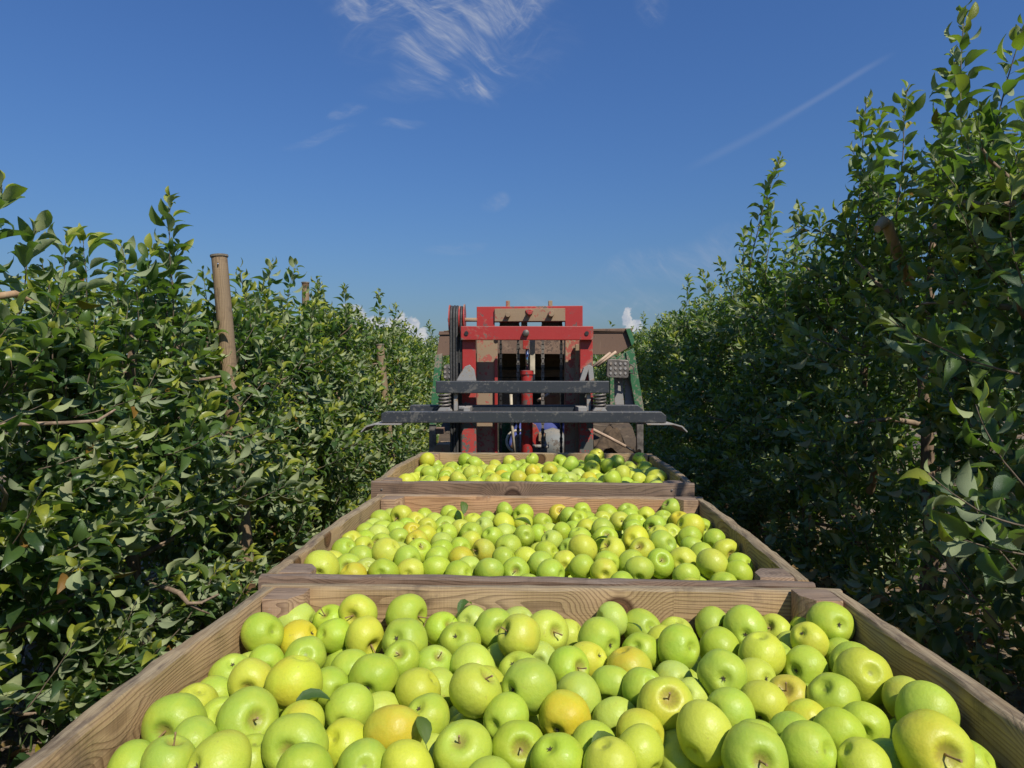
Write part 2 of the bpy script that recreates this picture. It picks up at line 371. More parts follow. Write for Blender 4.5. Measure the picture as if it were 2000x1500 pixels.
def mesh_np(name, V, Fc, m=None, smooth=True, tint=None):
    """V (n,3), Fc list of equal-length index arrays [(k,4) or (k,3)]"""
    me = bpy.data.meshes.new(name)
    V = np.asarray(V, dtype=np.float32)
    groups = [np.asarray(f, dtype=np.int32) for f in (Fc if isinstance(Fc, list) else [Fc]) if len(f)]
    nl = sum(g.size for g in groups); nf = sum(len(g) for g in groups)
    me.vertices.add(len(V)); me.vertices.foreach_set('co', V.ravel())
    me.loops.add(nl); me.loops.foreach_set('vertex_index', np.concatenate([g.ravel() for g in groups]))
    me.polygons.add(nf)
    tot = np.concatenate([np.full(len(g), g.shape[1], np.int32) for g in groups])
    me.polygons.foreach_set('loop_start', np.concatenate([[0], np.cumsum(tot)[:-1]]).astype(np.int32))
    me.polygons.foreach_set('use_smooth', np.full(nf, smooth))
    me.update(calc_edges=True)
    if tint is not None:
        a = me.attributes.new('tint', 'FLOAT_COLOR', 'POINT')
        a.data.foreach_set('color', np.c_[np.asarray(tint, np.float32), np.ones(len(V), np.float32)].ravel())
    if m: me.materials.append(m)
    return me

class MB:
    """Collects simple solids into one mesh."""
    def __init__(s): s.bm = bmesh.new()
    def prism(s, pts, axis, depth, bevel=0.0):
        """polygon (list of 3-D points, one plane) pushed along a vector"""
        axis = Vector(axis) * depth
        a = [s.bm.verts.new(p) for p in pts]; b = [s.bm.verts.new(Vector(p) + axis) for p in pts]
        n = len(pts); fs = [s.bm.faces.new(a), s.bm.faces.new(b[::-1])]
        for i in range(n): fs.append(s.bm.faces.new((a[i], b[i], b[(i + 1) % n], a[(i + 1) % n])))
        bmesh.ops.recalc_face_normals(s.bm, faces=fs)
        if bevel > 0:
            es = list({e for f in fs for e in f.edges})
            bmesh.ops.bevel(s.bm, geom=es, offset=bevel, segments=2, affect='EDGES', profile=.6)
        return s
    def box(s, c, size, rot=None, bevel=0.0):
        c = Vector(c); h = Vector(size) / 2; R = rot.to_3x3() if rot is not None else Matrix.Identity(3)
        pts = [c + R @ Vector((sx * h.x, -h.y, sz * h.z)) for sx, sz in ((-1, -1), (1, -1), (1, 1), (-1, 1))]
        return s.prism(pts, R @ Vector((0, 1, 0)), size[1], bevel)
    def tube(s, path, r, n=8, cap=True):
        path = [Vector(p) for p in path]; rr = r if isinstance(r, (list, tuple)) else [r] * len(path)
        rings = []; prev = None
        for i, p in enumerate(path):
            t = (path[min(i + 1, len(path) - 1)] - path[max(i - 1, 0)])
            t = t.normalized() if t.length > 1e-9 else Vector((0, 0, 1))
            if prev is None: u = t.orthogonal().normalized()
            else:
                u = prev - t * prev.dot(t); u = u.normalized() if u.length > 1e-6 else t.orthogonal().normalized()
            prev = u; w = t.cross(u)
            rings.append([s.bm.verts.new(p + (u * math.cos(2 * math.pi * k / n) + w * math.sin(2 * math.pi * k / n)) * rr[i]) for k in range(n)])
        for a, b in zip(rings, rings[1:]):
            for k in range(n):
                f = s.bm.faces.new((a[k], a[(k + 1) % n], b[(k + 1) % n], b[k])); f.smooth = True
        if cap:
            s.bm.faces.new(rings[0][::-1]); s.bm.faces.new(rings[-1])
        return s
    def lathe(s, prof, c, axis, n=24):
        """profile [(radius, along)] spun round an axis through c"""
        c = Vector(c); ax = Vector(axis).normalized(); u = ax.orthogonal().normalized(); w = ax.cross(u)
        rings = [[s.bm.verts.new(c + ax * z + (u * math.cos(2 * math.pi * k / n) + w * math.sin(2 * math.pi * k / n)) * max(r, 1e-4)) for k in range(n)] for r, z in prof]
        fs = []
        for a, b in zip(rings, rings[1:]):
            for k in range(n):
                f = s.bm.faces.new((a[k], a[(k + 1) % n], b[(k + 1) % n], b[k])); fs.append(f)
        fs.append(s.bm.faces.new(rings[0][::-1])); fs.append(s.bm.faces.new(rings[-1]))
        bmesh.ops.recalc_face_normals(s.bm, faces=fs)
        return s
    def build(s, name, m, parent=None, smooth_angle=None):
        me = bpy.data.meshes.new(name); s.bm.to_mesh(me); s.bm.free(); me.materials.append(m)
        if smooth_angle:
            me.polygons.foreach_set('use_smooth', [True] * len(me.polygons)); me.set_sharp_from_angle(angle=math.radians(smooth_angle))
        return link(name, me, parent)

def P(px, py, d):
    """the point at distance d (metres north of the eye) seen at photograph pixel px, py"""
    return Vector(((px - 1000) / F * d, d, EYE - (py - HOR) / F * d))

# ------------------------------------------------------------------ ground
def make_ground():
    n = 90
    g = np.concatenate([-np.geomspace(300, 6.2, 16), np.linspace(-6, 6, n), np.geomspace(6.2, 300, 16)])
    h = np.concatenate([np.linspace(-60, -3.2, 10), np.linspace(-3, 14, 110), np.geomspace(14.5, 500, 18)])
    X, Y = np.meshgrid(g, h); rg = np.random.default_rng(5)
    Z = np.zeros_like(X)
    for k in range(14):
        fx, fy, ph = rg.normal(0, 4.5), rg.normal(0, 4.5), rg.uniform(0, 6.28)
        Z += np.sin(X * fx + Y * fy + ph) * .007
    Z = np.where((np.abs(X) < 6) & (Y > -3) & (Y < 14), Z + rg.normal(0, .006, Z.shape), 0) - .03
    a = np.arange(X.size).reshape(X.shape)
    Q = np.stack([a[:-1, :-1], a[:-1, 1:], a[1:, 1:], a[1:, :-1]], -1).reshape(-1, 4)
    o = link('ground', mesh_np('ground', np.c_[X.ravel(), Y.ravel(), Z.ravel()], Q, SOIL))
    tag(o, kind='structure')
make_ground()

# ------------------------------------------------------------------ apple bins
BINS = [dict(cx=.057, cy=.897, s=.033, L=1.07, W=1.2, rim=.9714), dict(cx=.069, cy=2.002, s=.052, L=1.07, W=1.2, rim=.9714), dict(cx=.097, cy=3.08, s=.05, L=1.04, W=1.215, rim=1.015)]
TH = .027
DECK = .36

def plank_mesh(L, H, T, seed, bow=0.0, wav=.003, nick=0.0, segs=26):
    """A sawn board: x along, y thick, z high; worn edges, a wavy upper edge, a slight bow."""
    r = random.Random(seed)
    c = .004
    prof = [(-T / 2 + c, -H / 2), (T / 2 - c, -H / 2), (T / 2, -H / 2 + c), (T / 2, 0), (T / 2, H / 2 - c * 1.4), (T / 2 - c * 1.2, H / 2), (0, H / 2 + .0005), (-T / 2 + c * 1.2, H / 2), (-T / 2, H / 2 - c * 1.4), (-T / 2, 0), (-T / 2, -H / 2 + c)]
    ph = [r.uniform(0, 6.28) for _ in range(8)]; fr = [r.uniform(2, 9) for _ in range(8)]
    V = []; n = len(prof)
    for i in range(segs + 1):
        x = (i / segs - .5) * L; tt = x / (L / 2)
        up = wav * (math.sin(fr[0] * x * 1.2 + ph[0]) + .6 * math.sin(fr[1] * x * 3 + ph[1]) + .4 * math.sin(fr[2] * x * 7 + ph[2])) / 1.6
        by = bow * (1 - tt * tt) + wav * .4 * math.sin(fr[3] * x + ph[3])
        for k, (y, z) in enumerate(prof):
            dz = up if z > 0 else 0
            if k in (4, 5, 7, 8):
                j = nick * (r.random() ** 3)
                dz -= j * .6; y *= 1 - j * 6
                dz += r.uniform(-.0007, .0007)
            V.append((x, y + by, z + dz))
    Q = []
    for i in range(segs):
        for k in range(n): Q.append((i * n + k, i * n + (k + 1) % n, (i + 1) * n + (k + 1) % n, (i + 1) * n + k))
    me = bpy.data.meshes.new('plank'); me.from_pydata(V, [], Q + [tuple(range(n))[::-1], tuple(range(segs * n, segs * n + n))])
    me.polygons.foreach_set('use_smooth', [True] * len(me.polygons)); me.set_sharp_from_angle(angle=math.radians(38))
    me.update()
    return me

def make_bin(i, label):
    b = BINS[i]; rz = -math.atan(b['s'])
    root = empty('apple_bin', (b['cx'], b['cy'], DECK), rz)
    tag(root, label, 'bin', 'wooden apple bins on the trailer')
    top = b['rim'] - DECK; W, L = b['W'], b['L']
    rows = 4; skid = .09; hgt = (top - skid - .02) / rows
    S = 100 * i
    inner = [WOOD_A, WOOD_B, WOOD_A][i]
    for r in range(rows):
        zc = top - hgt * (r + .5); h = hgt - .008
        for sgn in (-1, 1):           # front and back boards run the full width
            me = plank_mesh(W, h, TH, S + r * 10 + sgn, 0, .0018 if r == 0 else .001, .003)
            m = [WOOD_A, WOOD_B, WOOD_A][i]
            if sgn < 0: m = [WOOD_A, WOOD_C, WOOD_C][i]
            o = link('plank', me, root, m); o.location = (0, sgn * (L / 2 - TH / 2), zc)
        for sgn in (-1, 1):           # side boards stand between them
            bow = sgn * -1 * (.012 if r == 0 else .004)
            me = plank_mesh(L - 2 * TH - .002, h, TH + .004, S + r * 10 + 5 + sgn, (.013 if r == 0 else .004), .0035 if r == 0 else .001, .004)
            o = link('plank', me, root, WOOD_A); o.location = (sgn * (W / 2 - TH / 2 - .003), 0, zc); o.rotation_euler = (0, 0, math.radians(-90 * sgn))
    c = .074; ch = .022
    for sx in (-1, 1):
        for sy in (-1, 1):
            px, py = sx * (W / 2 - TH - .0055), sy * (L / 2 - TH - .002)
            dz = rnd.uniform(-.006, .003) if not (i == 0 and sy > 0) else (.004 if sx > 0 else -.004)
            pts = [(0, 0), (c, 0), (c, c - ch - .012), (c - ch, c), (0, c)]
            pts = [(px - sx * x, py - sy * y, skid) for x, y in pts]
            mb = MB(); mb.prism(pts, (0, 0, 1), top - skid + dz - .002, .004)
            mb.build('corner_post', END, root, 30)
    for sgn in (-1, 1):
        for r in range(2):
            for sx in (-1, 1):
                for q in range(2):
                    x = sx * (W / 2 - rnd.uniform(.035, .085)); z = top - hgt * (r + .5) + (q - .5) * hgt * .5 + rnd.uniform(-.008, .008)
                    MB().lathe([(.0042, 0), (.0042, .0012), (.002, .0022)], (x, -sgn * (L / 2 + .0005) * -1 if sgn > 0 else -(L / 2 + .0005), z), (0, sgn, 0), 8).build('nail', IRON, root)
    n = 8
    for k in range(n):
        me = plank_mesh(W - 2 * TH - .03, .112, .02, S + 60 + k)
        o = link('floor_plank', me, root, WOOD_C); o.rotation_euler = (math.radians(90), 0, 0)
        o.location = (0, -L / 2 + TH + .075 + k * (L - 2 * TH - .15) / (n - 1), skid + .012)
    for x in (-W / 2 + .08, 0, W / 2 - .08):
        mb = MB(); mb.box((x, 0, skid / 2 - .001), (.09, L - .01, skid - .004), bevel=.004); mb.build('skid', WOOD_C, root)
    return root
make_bin(0, 'nearest wooden apple bin, heaped full, with a big knot in its far board')
make_bin(1, 'middle wooden apple bin, its far board warm orange brown')
make_bin(2, 'farthest wooden apple bin, in dappled shade just below the black bars')

# nails and staples of the nearest bin: small marks in the near boards (part of the bin)
# ------------------------------------------------------------------ trailer under the bins
def make_trailer():
    root = empty('bin_trailer', (.09, 1.98, 0), -.045)
    tag(root, 'low steel trailer that carries the three wooden apple bins', 'trailer')
    for k in range(11):
        me = plank_mesh(1.1, .26, .03, 900 + k, segs=8)
        o = link('deck_plank', me, root, WOOD_C); o.rotation_euler = (math.radians(90), 0, 0); o.location = (0, -1.5 + k * .3, DECK - .019)
    for s in (-1, 1):
        MB().box((s * .38, 0, DECK - .09), (.07, 3.4, .1), bevel=.006).build('side_rail', BLACK, root)
    for y in (-1.1, 1.0):
        MB().tube([(-.62, y, .24), (.62, y, .24)], .03, 10).build('axle', IRON, root)
        for s in (-1, 1):
            c = (s * .52, y, .2)
            t = MB().lathe([(.10, -.06), (.16, -.075), (.195, -.06), (.205, 0), (.195, .06), (.16, .075), (.10, .06)], c, (1, 0, 0), 28).build('wheel', TYRE, root, 40)
            MB().lathe([(.03, -.05), (.105, -.055), (.11, .0), (.105, .055), (.03, .05)], c, (1, 0, 0), 20).build('rim', IRON, t, 40)
    MB().box((0, 1.9, .26), (.08, .75, .08), bevel=.006).build('drawbar', BLACK, root)
make_trailer()

# ------------------------------------------------------------------ apples
def apple_np(seed, nu, nv):
    r = random.Random(seed)
    elong = r.uniform(.84, .98); con = r.uniform(.02, .12); dt = r.uniform(.24, .32); db = r.uniform(.16, .24)
    wt = r.uniform(.24, .30); wb = r.uniform(.20, .26); lob = r.uniform(.015, .05); lp = r.uniform(0, 6.28)
    sq = r.uniform(-.05, .05); sp = r.uniform(0, 6.28); lean = r.uniform(-.10, .10); la = r.uniform(0, 6.28)
    th = np.linspace(0, math.pi, nv + 1)[1:-1]; ph = np.arange(nu) * 2 * math.pi / nu
    T, A = np.meshgrid(th, ph, indexing='ij')
    rad = np.sin(T) ** .86 * (1 + con * np.cos(T))
    low = np.clip(-np.cos(T), 0, 1)
    rad = rad * (1 + sq * np.cos(2 * (A - sp)) + lob * (.35 + low * .9) * np.cos(5 * A + lp) * np.sin(T))
    z = elong * np.cos(T)
    z = z - dt * np.exp(-(rad / wt) ** 2) * (np.cos(T) > 0) * 1.5 + db * np.exp(-(rad / wb) ** 2) * (np.cos(T) < 0) * 1.5
    z = z + lean * rad * np.cos(A - la)
    V = np.c_[(rad * np.cos(A)).ravel(), (rad * np.sin(A)).ravel(), z.ravel()]
    zt = V[:nu, 2].mean() - .01; zb_ = V[-nu:, 2].mean() + .01
    V = np.r_[V, [[0, 0, zt], [0, 0, zb_]]]
    a = np.arange(len(th) * nu).reshape(len(th), nu)
    Q = np.stack([a[:-1], a[1:], np.roll(a[1:], -1, 1), np.roll(a[:-1], -1, 1)], -1).reshape(-1, 4)
    it, ib = len(V) - 2, len(V) - 1
    T1 = np.stack([a[0], np.roll(a[0], -1), np.full(nu, it)], -1)
    T2 = np.stack([a[-1], np.full(nu, ib), np.roll(a[-1], -1)], -1)
    return V, [Q, np.r_[T1, T2]], zt, zb_

APPLE = []
for k in range(9):
    V, fc, zt, zb_ = apple_np(40 + k, 36, 26)
    APPLE.append((mesh_np('apple', V, fc, SKIN_APPLE), zt, zb_))

def stalk_mesh(seed):
    r = random.Random(seed); L = r.uniform(.38, .66); b = r.uniform(-.13, .13); c = r.uniform(-.1, .1)
    mb = MB(); pts = [(b * t * t, c * t * t, L * t) for t in (0, .2, .45, .7, .93, 1)]
    mb.tube(pts, [.044, .033, .028, .029, .042, .036], 8)
    me = bpy.data.meshes.new('stem'); mb.bm.to_mesh(me); mb.bm.free(); me.materials.append(STALK); return me
def calyx_mesh(seed):
    r = random.Random(seed); mb = MB()
    for k in range(5):
        a = k * 1.2566 + r.uniform(-.2, .2); l = r.uniform(.09, .15); u = Vector((math.cos(a), math.sin(a), 0)); w = Vector((-u.y, u.x, 0))
        pts = [u * .015 + w * .02, u * .05 + w * .022 + Vector((0, 0, -.03)), u * l + Vector((0, 0, -.06 - r.random() * .05)), u * .05 - w * .022 + Vector((0, 0, -.03)), u * .015 - w * .02]
        vs = [mb.bm.verts.new(p) for p in pts]; mb.bm.faces.new(vs)
        vs2 = [mb.bm.verts.new(p + Vector((0, 0, .012))) for p in pts]; mb.bm.faces.new(vs2[::-1])
        for i in range(5): mb.bm.faces.new((vs[i], vs[(i + 1) % 5], vs2[(i + 1) % 5], vs2[i]))
    mb.tube([(0, 0, .02), (.01, .01, -.07)], [.035, .012], 6)
    me = bpy.data.meshes.new('calyx'); mb.bm.to_mesh(me); mb.bm.free(); me.materials.append(CALYX); return me
STALKS = [stalk_mesh(k) for k in range(6)]; CALYCES = [calyx_mesh(k) for k in range(4)]

APPLE_COL = {'g': (.350, .470, .044), 'p': (.430, .520, .085), 'y': (.490, .535, .052), 'o': (.50, .46, .035), 'r': (.42, .42, .05)}
APPLE_WORD = {'g': 'green', 'p': 'pale green', 'y': 'yellow-green', 'o': 'orange-flushed yellow', 'r': 'russet-marked'}
VIS = """0pc -439 1378 903 435 96 -16 15
0pn -81 1377 909 325 39 82 -40
0pn 12 1374 909 325 -61 51 -59
0gs -368 1374 911 325 -26 -58 76
0gs -213 1371 925 414 93 -35 -1
0pn 115 1371 881 325 -82 26 -50
0ys -307 1367 930 367 -26 -95 9
0pn 200 1365 918 325 91 34 -19
0pn 328 1362 888 347 -3 21 -97
0gn 261 1361 901 371 -41 82 -37
0gs 399 1358 907 355 55 -82 10
0ys 524 1357 897 328 -68 -48 54
0gs -141 1349 904 325 69 -48 51
0gs 590 1346 896 416 6 -93 32
0ps 67 1329 906 420 50 -80 29
0gs -35 1328 912 384 39 -88 23
0gn -345 1317 904 325 58 74 -32
0gc -320 1309 842 422 71 -65 -24
0oc -409 1308 898 375 87 0 48
0gc 447 1306 920 406 -29 -95 3
0pn 529 1301 882 325 96 14 -21
0yc 287 1298 893 355 72 -64 -21
0ys -281 1298 906 383 65 -70 -26
0gc 603 1287 938 397 6 -96 25
0gc -99 1285 904 381 -21 -74 63
0yn 266 1282 828 397 3 23 -96
0gn -465 1274 923 385 -81 47 -32
0gn 342 1272 832 377 51 -32 -78
0pn -14 1272 870 373 -3 95 26
0pn 52 1266 878 325 13 95 -23
0gc 162 1265 916 395 53 -83 -2
0yc 547 1254 917 331 -63 -37 67
0gc -196 1247 919 409 -33 -80 48
0gn 381 1246 904 368 -60 72 32
0gn 483 1245 887 355 -30 9 -94
0gn 236 1242 904 326 48 68 -53
0ys 13 1242 929 397 -79 -35 49
0gn 601 1238 895 325 -22 51 -82
0pn -473 1229 875 325 -58 63 49
0gn 300 1222 917 386 -56 78 -26
0gn -367 1206 905 364 -29 79 -52
0yc 136 1204 902 325 70 -46 53
0gs -138 1196 896 334 38 -49 77
0gn -430 1192 899 325 -34 93 2
0yn 435 1186 920 393 9 9 -98
0pn -69 1184 894 410 74 62 22
0gn 588 1176 907 366 77 43 -46
0gs -191 1172 915 325 -3 -64 76
0gc 12 1171 896 355 -45 -45 76
0pn 279 1169 878 346 -36 87 -30
0on 200 1169 904 384 33 6 -93
0gc 501 1166 902 370 -81 -55 16
0gn -277 1165 902 325 -6 94 32
0gr 95 1156 909 359 67 -67 30
0gc -474 1149 902 344 28 -43 85
0pn 599 1139 851 355 -63 59 -49
0pn -120 1138 881 325 -87 41 -24
0yc 403 1129 903 325 43 -83 33
0gc -227 1117 910 385 -11 -97 -14
0gn 162 1114 898 325 28 80 51
0gc 342 1107 918 385 -22 -94 24
0pn 290 1107 877 325 45 62 -63
0gn -295 1107 897 325 -64 75 -11
0yn -43 1106 896 355 -81 42 38
0yn 570 1103 917 435 9 82 -54
0ys -418 1092 912 362 13 -98 6
0pn -79 1090 840 355 92 -9 35
0gn -477 1089 891 325 39 88 22
0yn -148 1082 904 369 -73 15 -65
0pn 104 1081 891 385 76 58 -27
0gn 208 1076 908 325 -32 64 -68
0rs 435 1071 899 325 -40 -55 72
0pn -205 1061 878 325 -42 72 54
0yn -339 1061 927 435 -26 -11 -95
0pn 10 1042 864 325 -74 58 32
0yr 602 1041 909 325 71 -48 49
0gc 25 1038 930 411 -74 -64 16
0pn 158 1037 879 340 6 98 14
0gn 488 1036 911 385 58 33 -74
0yc 381 1035 904 355 -43 -85 -26
0yn -479 1031 907 325 -35 29 -88
0pn -64 1025 860 369 -60 78 3
0ys -56 1024 930 401 60 -19 76
0gc -244 1015 904 354 -9 -98 -14
0gs 593 1008 853 412 -44 -17 87
0gn 320 1005 904 367 82 48 -29
0yr 225 1002 919 391 2 -73 67
0gs -427 1001 891 361 31 -52 78
0yn 430 994 895 329 -5 94 29
0gc -125 993 904 338 -34 -51 78
0oc 77 992 906 372 -42 -88 -17
0gn -10 981 910 325 57 81 -4
0yn -303 973 904 345 58 65 -48
0gn 592 973 919 410 73 53 41
0gn 502 971 904 325 43 89 -12
0gs -374 959 918 419 64 -66 37
0pn 234 956 864 385 -20 92 32
0gs -473 955 915 414 -2 -98 13
0yn 181 953 902 325 -66 72 -16
0gn 389 948 900 331 93 30 14
0pn -110 939 875 325 -49 12 -85
0gn 451 938 910 325 -18 97 6
0on -162 929 915 385 0 80 59
0yn -228 928 900 325 44 61 -64
0gn 333 921 904 325 -45 50 -72
0gr 8 920 901 348 13 -88 44
0yn 259 917 920 387 62 66 40
0gn 110 916 902 325 12 83 -52
0gn -424 909 912 325 -99 -2 -7
0gs -64 903 905 369 -18 -58 78
0gn -346 900 893 325 -23 6 -96
0gn 496 897 883 379 57 38 -72
0yn 169 895 909 325 -47 77 41
0gs -284 895 918 400 -12 -96 20
0gn 386 886 914 356 -59 69 -40
0gc 58 880 908 338 -40 -43 80
0gn 589 877 902 325 -60 63 -47
0gn -485 872 901 325 -96 11 -20
0gn -191 871 902 325 -26 81 -51
0yn 445 863 908 325 70 -14 -69
0gs 307 861 921 390 -7 -93 33
0yn -132 859 908 325 -22 96 5
0yn 122 856 914 334 25 11 -95
0yr 529 855 935 435 -7 -95 27
0gs -430 850 917 325 21 13 96
0yc -364 842 920 385 -58 -70 38
0gn -28 837 893 355 99 -8 5
0gn -255 834 916 338 -8 94 -30
1gn -28 2476 919 325 70 47 52
1gc 254 2469 920 325 16 -96 18
1os 169 2461 911 363 9 -78 60
1gn -226 2458 912 325 -44 88 -9
1gn 418 2455 916 377 24 62 -73
1gn 343 2453 912 374 36 84 38
1gs 573 2449 936 350 -76 -26 57
1gn 629 2444 904 370 74 66 -4
1gn 38 2444 912 385 65 73 -13
1yn 476 2421 912 325 41 90 7
1pn 382 2406 844 388 -17 34 91
1gn 200 2404 913 325 0 72 68
1gn -307 2390 912 325 -78 45 42
1gn 412 2389 913 325 -31 92 18
1gn 527 2380 910 335 -23 40 -88
1gc -198 2375 912 325 5 -96 23
1yn 316 2359 910 325 -17 90 -37
1ys -380 2354 925 392 -49 -86 3
1gn -86 2354 911 325 76 56 30
1gn 231 2350 913 333 17 83 -51
1gc -450 2339 913 370 71 -66 -18
1on 573 2336 914 347 33 43 -83
1yc 369 2330 914 325 8 -97 19
1yn -134 2316 914 325 14 28 -94
1yn -328 2315 916 325 -47 80 -35
1pn -265 2311 912 340 37 92 -4
1gn 104 2302 912 341 -44 83 -31
1ys 37 2297 912 325 52 -83 17
1yn -30 2287 912 385 74 53 39
1gn 415 2287 913 349 -46 63 -61
1gn 269 2274 912 325 -1 51 -85
1gs 204 2268 891 355 -68 -59 41
1gs -219 2250 909 385 -1 -90 42
1pn -459 2250 906 325 77 57 -25
1gr 473 2245 912 381 -62 -77 10
1pn -93 2244 912 325 58 55 -58
1gc -346 2236 912 325 29 -77 55
1pn 121 2234 896 355 33 -23 -91
1gc 618 2226 910 361 23 -95 15
1yn -277 2220 915 325 -29 88 -33
1yn -165 2210 913 325 -42 79 -42
1gc 393 2207 912 325 7 -91 38
1yn 239 2207 912 325 13 98 0
1gn -419 2206 912 325 -17 55 80
1gn -365 2176 910 342 -61 70 34
1yn 568 2173 928 435 90 18 -38
1gn 157 2165 912 325 76 63 4
1gc -463 2162 909 339 61 -76 17
1gc -130 2155 912 362 -26 -90 33
1yn 504 2147 911 325 13 89 -42
1gs 83 2147 909 325 83 -34 43
1on -314 2144 917 325 -24 76 -58
1gn -207 2141 912 337 63 56 -52
1pn -24 2133 910 348 -75 64 4
1gn 286 2133 924 391 -69 70 10
1pn -416 2122 914 325 8 89 44
1yn 453 2112 913 325 61 14 -76
1gn 39 2106 915 325 -19 93 -27
1yn -268 2102 914 346 50 60 61
1gn 207 2092 912 364 37 27 -88
1gn 543 2084 912 363 32 93 8
1gn -61 2081 915 330 53 56 -62
1gn -345 2074 912 325 -47 87 1
1gn -443 2066 907 344 -57 70 -42
1gs 282 2061 915 384 3 -80 58
1pn 120 2054 912 325 73 51 -43
1gn 607 2046 912 347 58 76 28
1oc -286 2041 913 335 -23 -82 51
1yn -125 2038 912 325 40 88 22
1pn -209 2020 912 325 20 91 34
1yn -472 2013 918 325 0 79 -60
1gr -385 2012 912 325 -45 -80 37
1yn 362 2008 927 402 46 83 -26
1gn 172 2006 895 355 68 53 -49
1gn -13 1977 912 365 48 87 -2
1gn 521 1974 912 325 16 53 82
1yr -430 1970 912 325 82 -53 17
1gn -147 1957 911 328 -58 75 -28
1gn 434 1954 926 390 -42 86 -24
1yr 369 1928 913 357 -42 -65 62
1rr -80 1928 912 344 -79 -58 14
1yr 602 1927 912 369 36 -92 -10
1ys 284 1924 914 385 -65 -38 64
1gn -199 1923 913 325 9 99 3
1gn -473 1923 915 358 -66 45 -59
1gs -263 1917 912 362 41 -55 72
1gn 97 1907 912 332 -70 64 -30
1gn 527 1897 912 325 -24 96 2
1yn 196 1886 927 410 3 72 67
1yn -341 1859 925 396 -74 21 -62
1yn 36 1855 911 325 50 71 47
1gn -410 1851 912 350 -24 77 58
1gn -203 1851 912 325 -30 84 43
1os -138 1851 912 358 0 -69 -71
1gn -22 1832 913 339 -90 31 -26
1gc -278 1825 914 378 69 -69 16
1yn 457 1822 912 376 48 86 -9
1yn -475 1810 910 325 -41 83 -36
1yn 140 1809 911 325 12 98 1
1gc 252 1806 912 325 37 -91 7
1gc 317 1805 911 352 56 -64 51
1gn 77 1800 912 333 -84 51 -9
1gs 391 1800 912 360 5 -80 58
1gc 598 1781 912 325 58 -72 35
1gr -427 1769 912 345 14 -96 20
1gn 180 1760 913 337 -56 70 42
1pn -112 1753 911 325 -61 77 -14
1pn -371 1741 912 325 -33 73 -59
1gn -192 1740 912 365 -21 79 55
1gn 325 1739 913 349 18 88 41
1yn 509 1735 927 396 38 75 52
1gs 10 1727 912 345 -4 -94 32
1yn -257 1727 912 334 9 98 -5
1yn 232 1722 912 337 7 99 -3
1gn -57 1716 913 372 25 63 72
1yn -478 1707 927 423 -10 98 13
1gn 97 1704 912 371 -79 59 -10
1gn -321 1702 915 360 6 96 -22
1gn 566 1702 912 325 38 77 49
1gn -132 1693 913 338 -79 52 -29
1on -393 1683 912 325 59 31 -73
1gn 431 1681 912 325 -34 68 63
2gn -238 3547 972 430 55 32 76
2yn -10 3541 965 376 -66 73 -8
2gn 250 3525 966 414 54 82 -13
2yc 436 3518 1001 390 33 -63 69
2yn -88 3514 946 378 94 6 -29
2gs 659 3501 984 397 -81 -35 -45
2gn 21 3476 945 390 90 40 -1
2gs -192 3451 963 429 -80 -58 -4
2yc -426 3429 989 403 24 -53 -80
2gs 100 3390 998 333 -58 -27 75
2yn 592 3390 945 400 66 19 71
2gn -292 3370 947 402 -66 57 -47
2gn 656 3351 956 362 74 -21 -62
2gn -13 3333 949 384 24 67 69
2gn 392 3316 997 406 -42 68 -58
2yn -94 3314 945 392 58 54 59
2gn 510 3307 993 392 -95 29 1
2gs -363 3297 950 340 -25 -67 -68
2gc 57 3274 949 373 46 -50 72
2gn 281 3263 990 391 -87 16 45
2gn -43 3251 950 430 57 79 16
2gs 457 3229 987 395 80 -58 -1
2yc 378 3220 977 387 -6 -94 30
2yn -305 3220 945 407 -14 93 -31
2pn 304 3149 946 394 34 91 -21
2gn -309 3146 941 346 -29 83 -45
2on -46 3143 945 387 -35 32 -87
2yn -191 3129 968 375 39 8 -91
2gc -381 3103 966 383 -77 -62 -9
2ys -105 3102 957 351 -26 -50 -81
2gn -20 3073 943 373 63 76 -2
2os 170 3067 982 372 -16 -94 -26
2on -304 3053 932 349 77 46 -41
2yn -239 3023 950 401 68 -9 71
2on 334 2987 954 373 36 92 7
2yn 484 2977 983 394 94 -30 4
2pn 251 2976 953 406 -22 96 -9
2yn 629 2965 965 430 34 74 56
2gn -353 2960 943 357 -58 80 -3
2yn 552 2958 958 369 -99 -3 -6
2yn -81 2931 954 398 57 20 -78
2yc -452 2926 956 401 7 -60 -78
2yn -158 2919 944 401 19 -1 -97
2yn 599 2893 957 365 -17 97 -7
2gn 204 2883 965 404 -53 61 -58
2on 88 2873 1007 341 -53 44 -71
2gc 128 2825 971 390 -5 -65 74
2oc 26 2728 993 394 -64 -61 -43
2yn 89 2686 988 378 -46 86 -19
2gn 384 2609 1014 365 -57 0 81"""
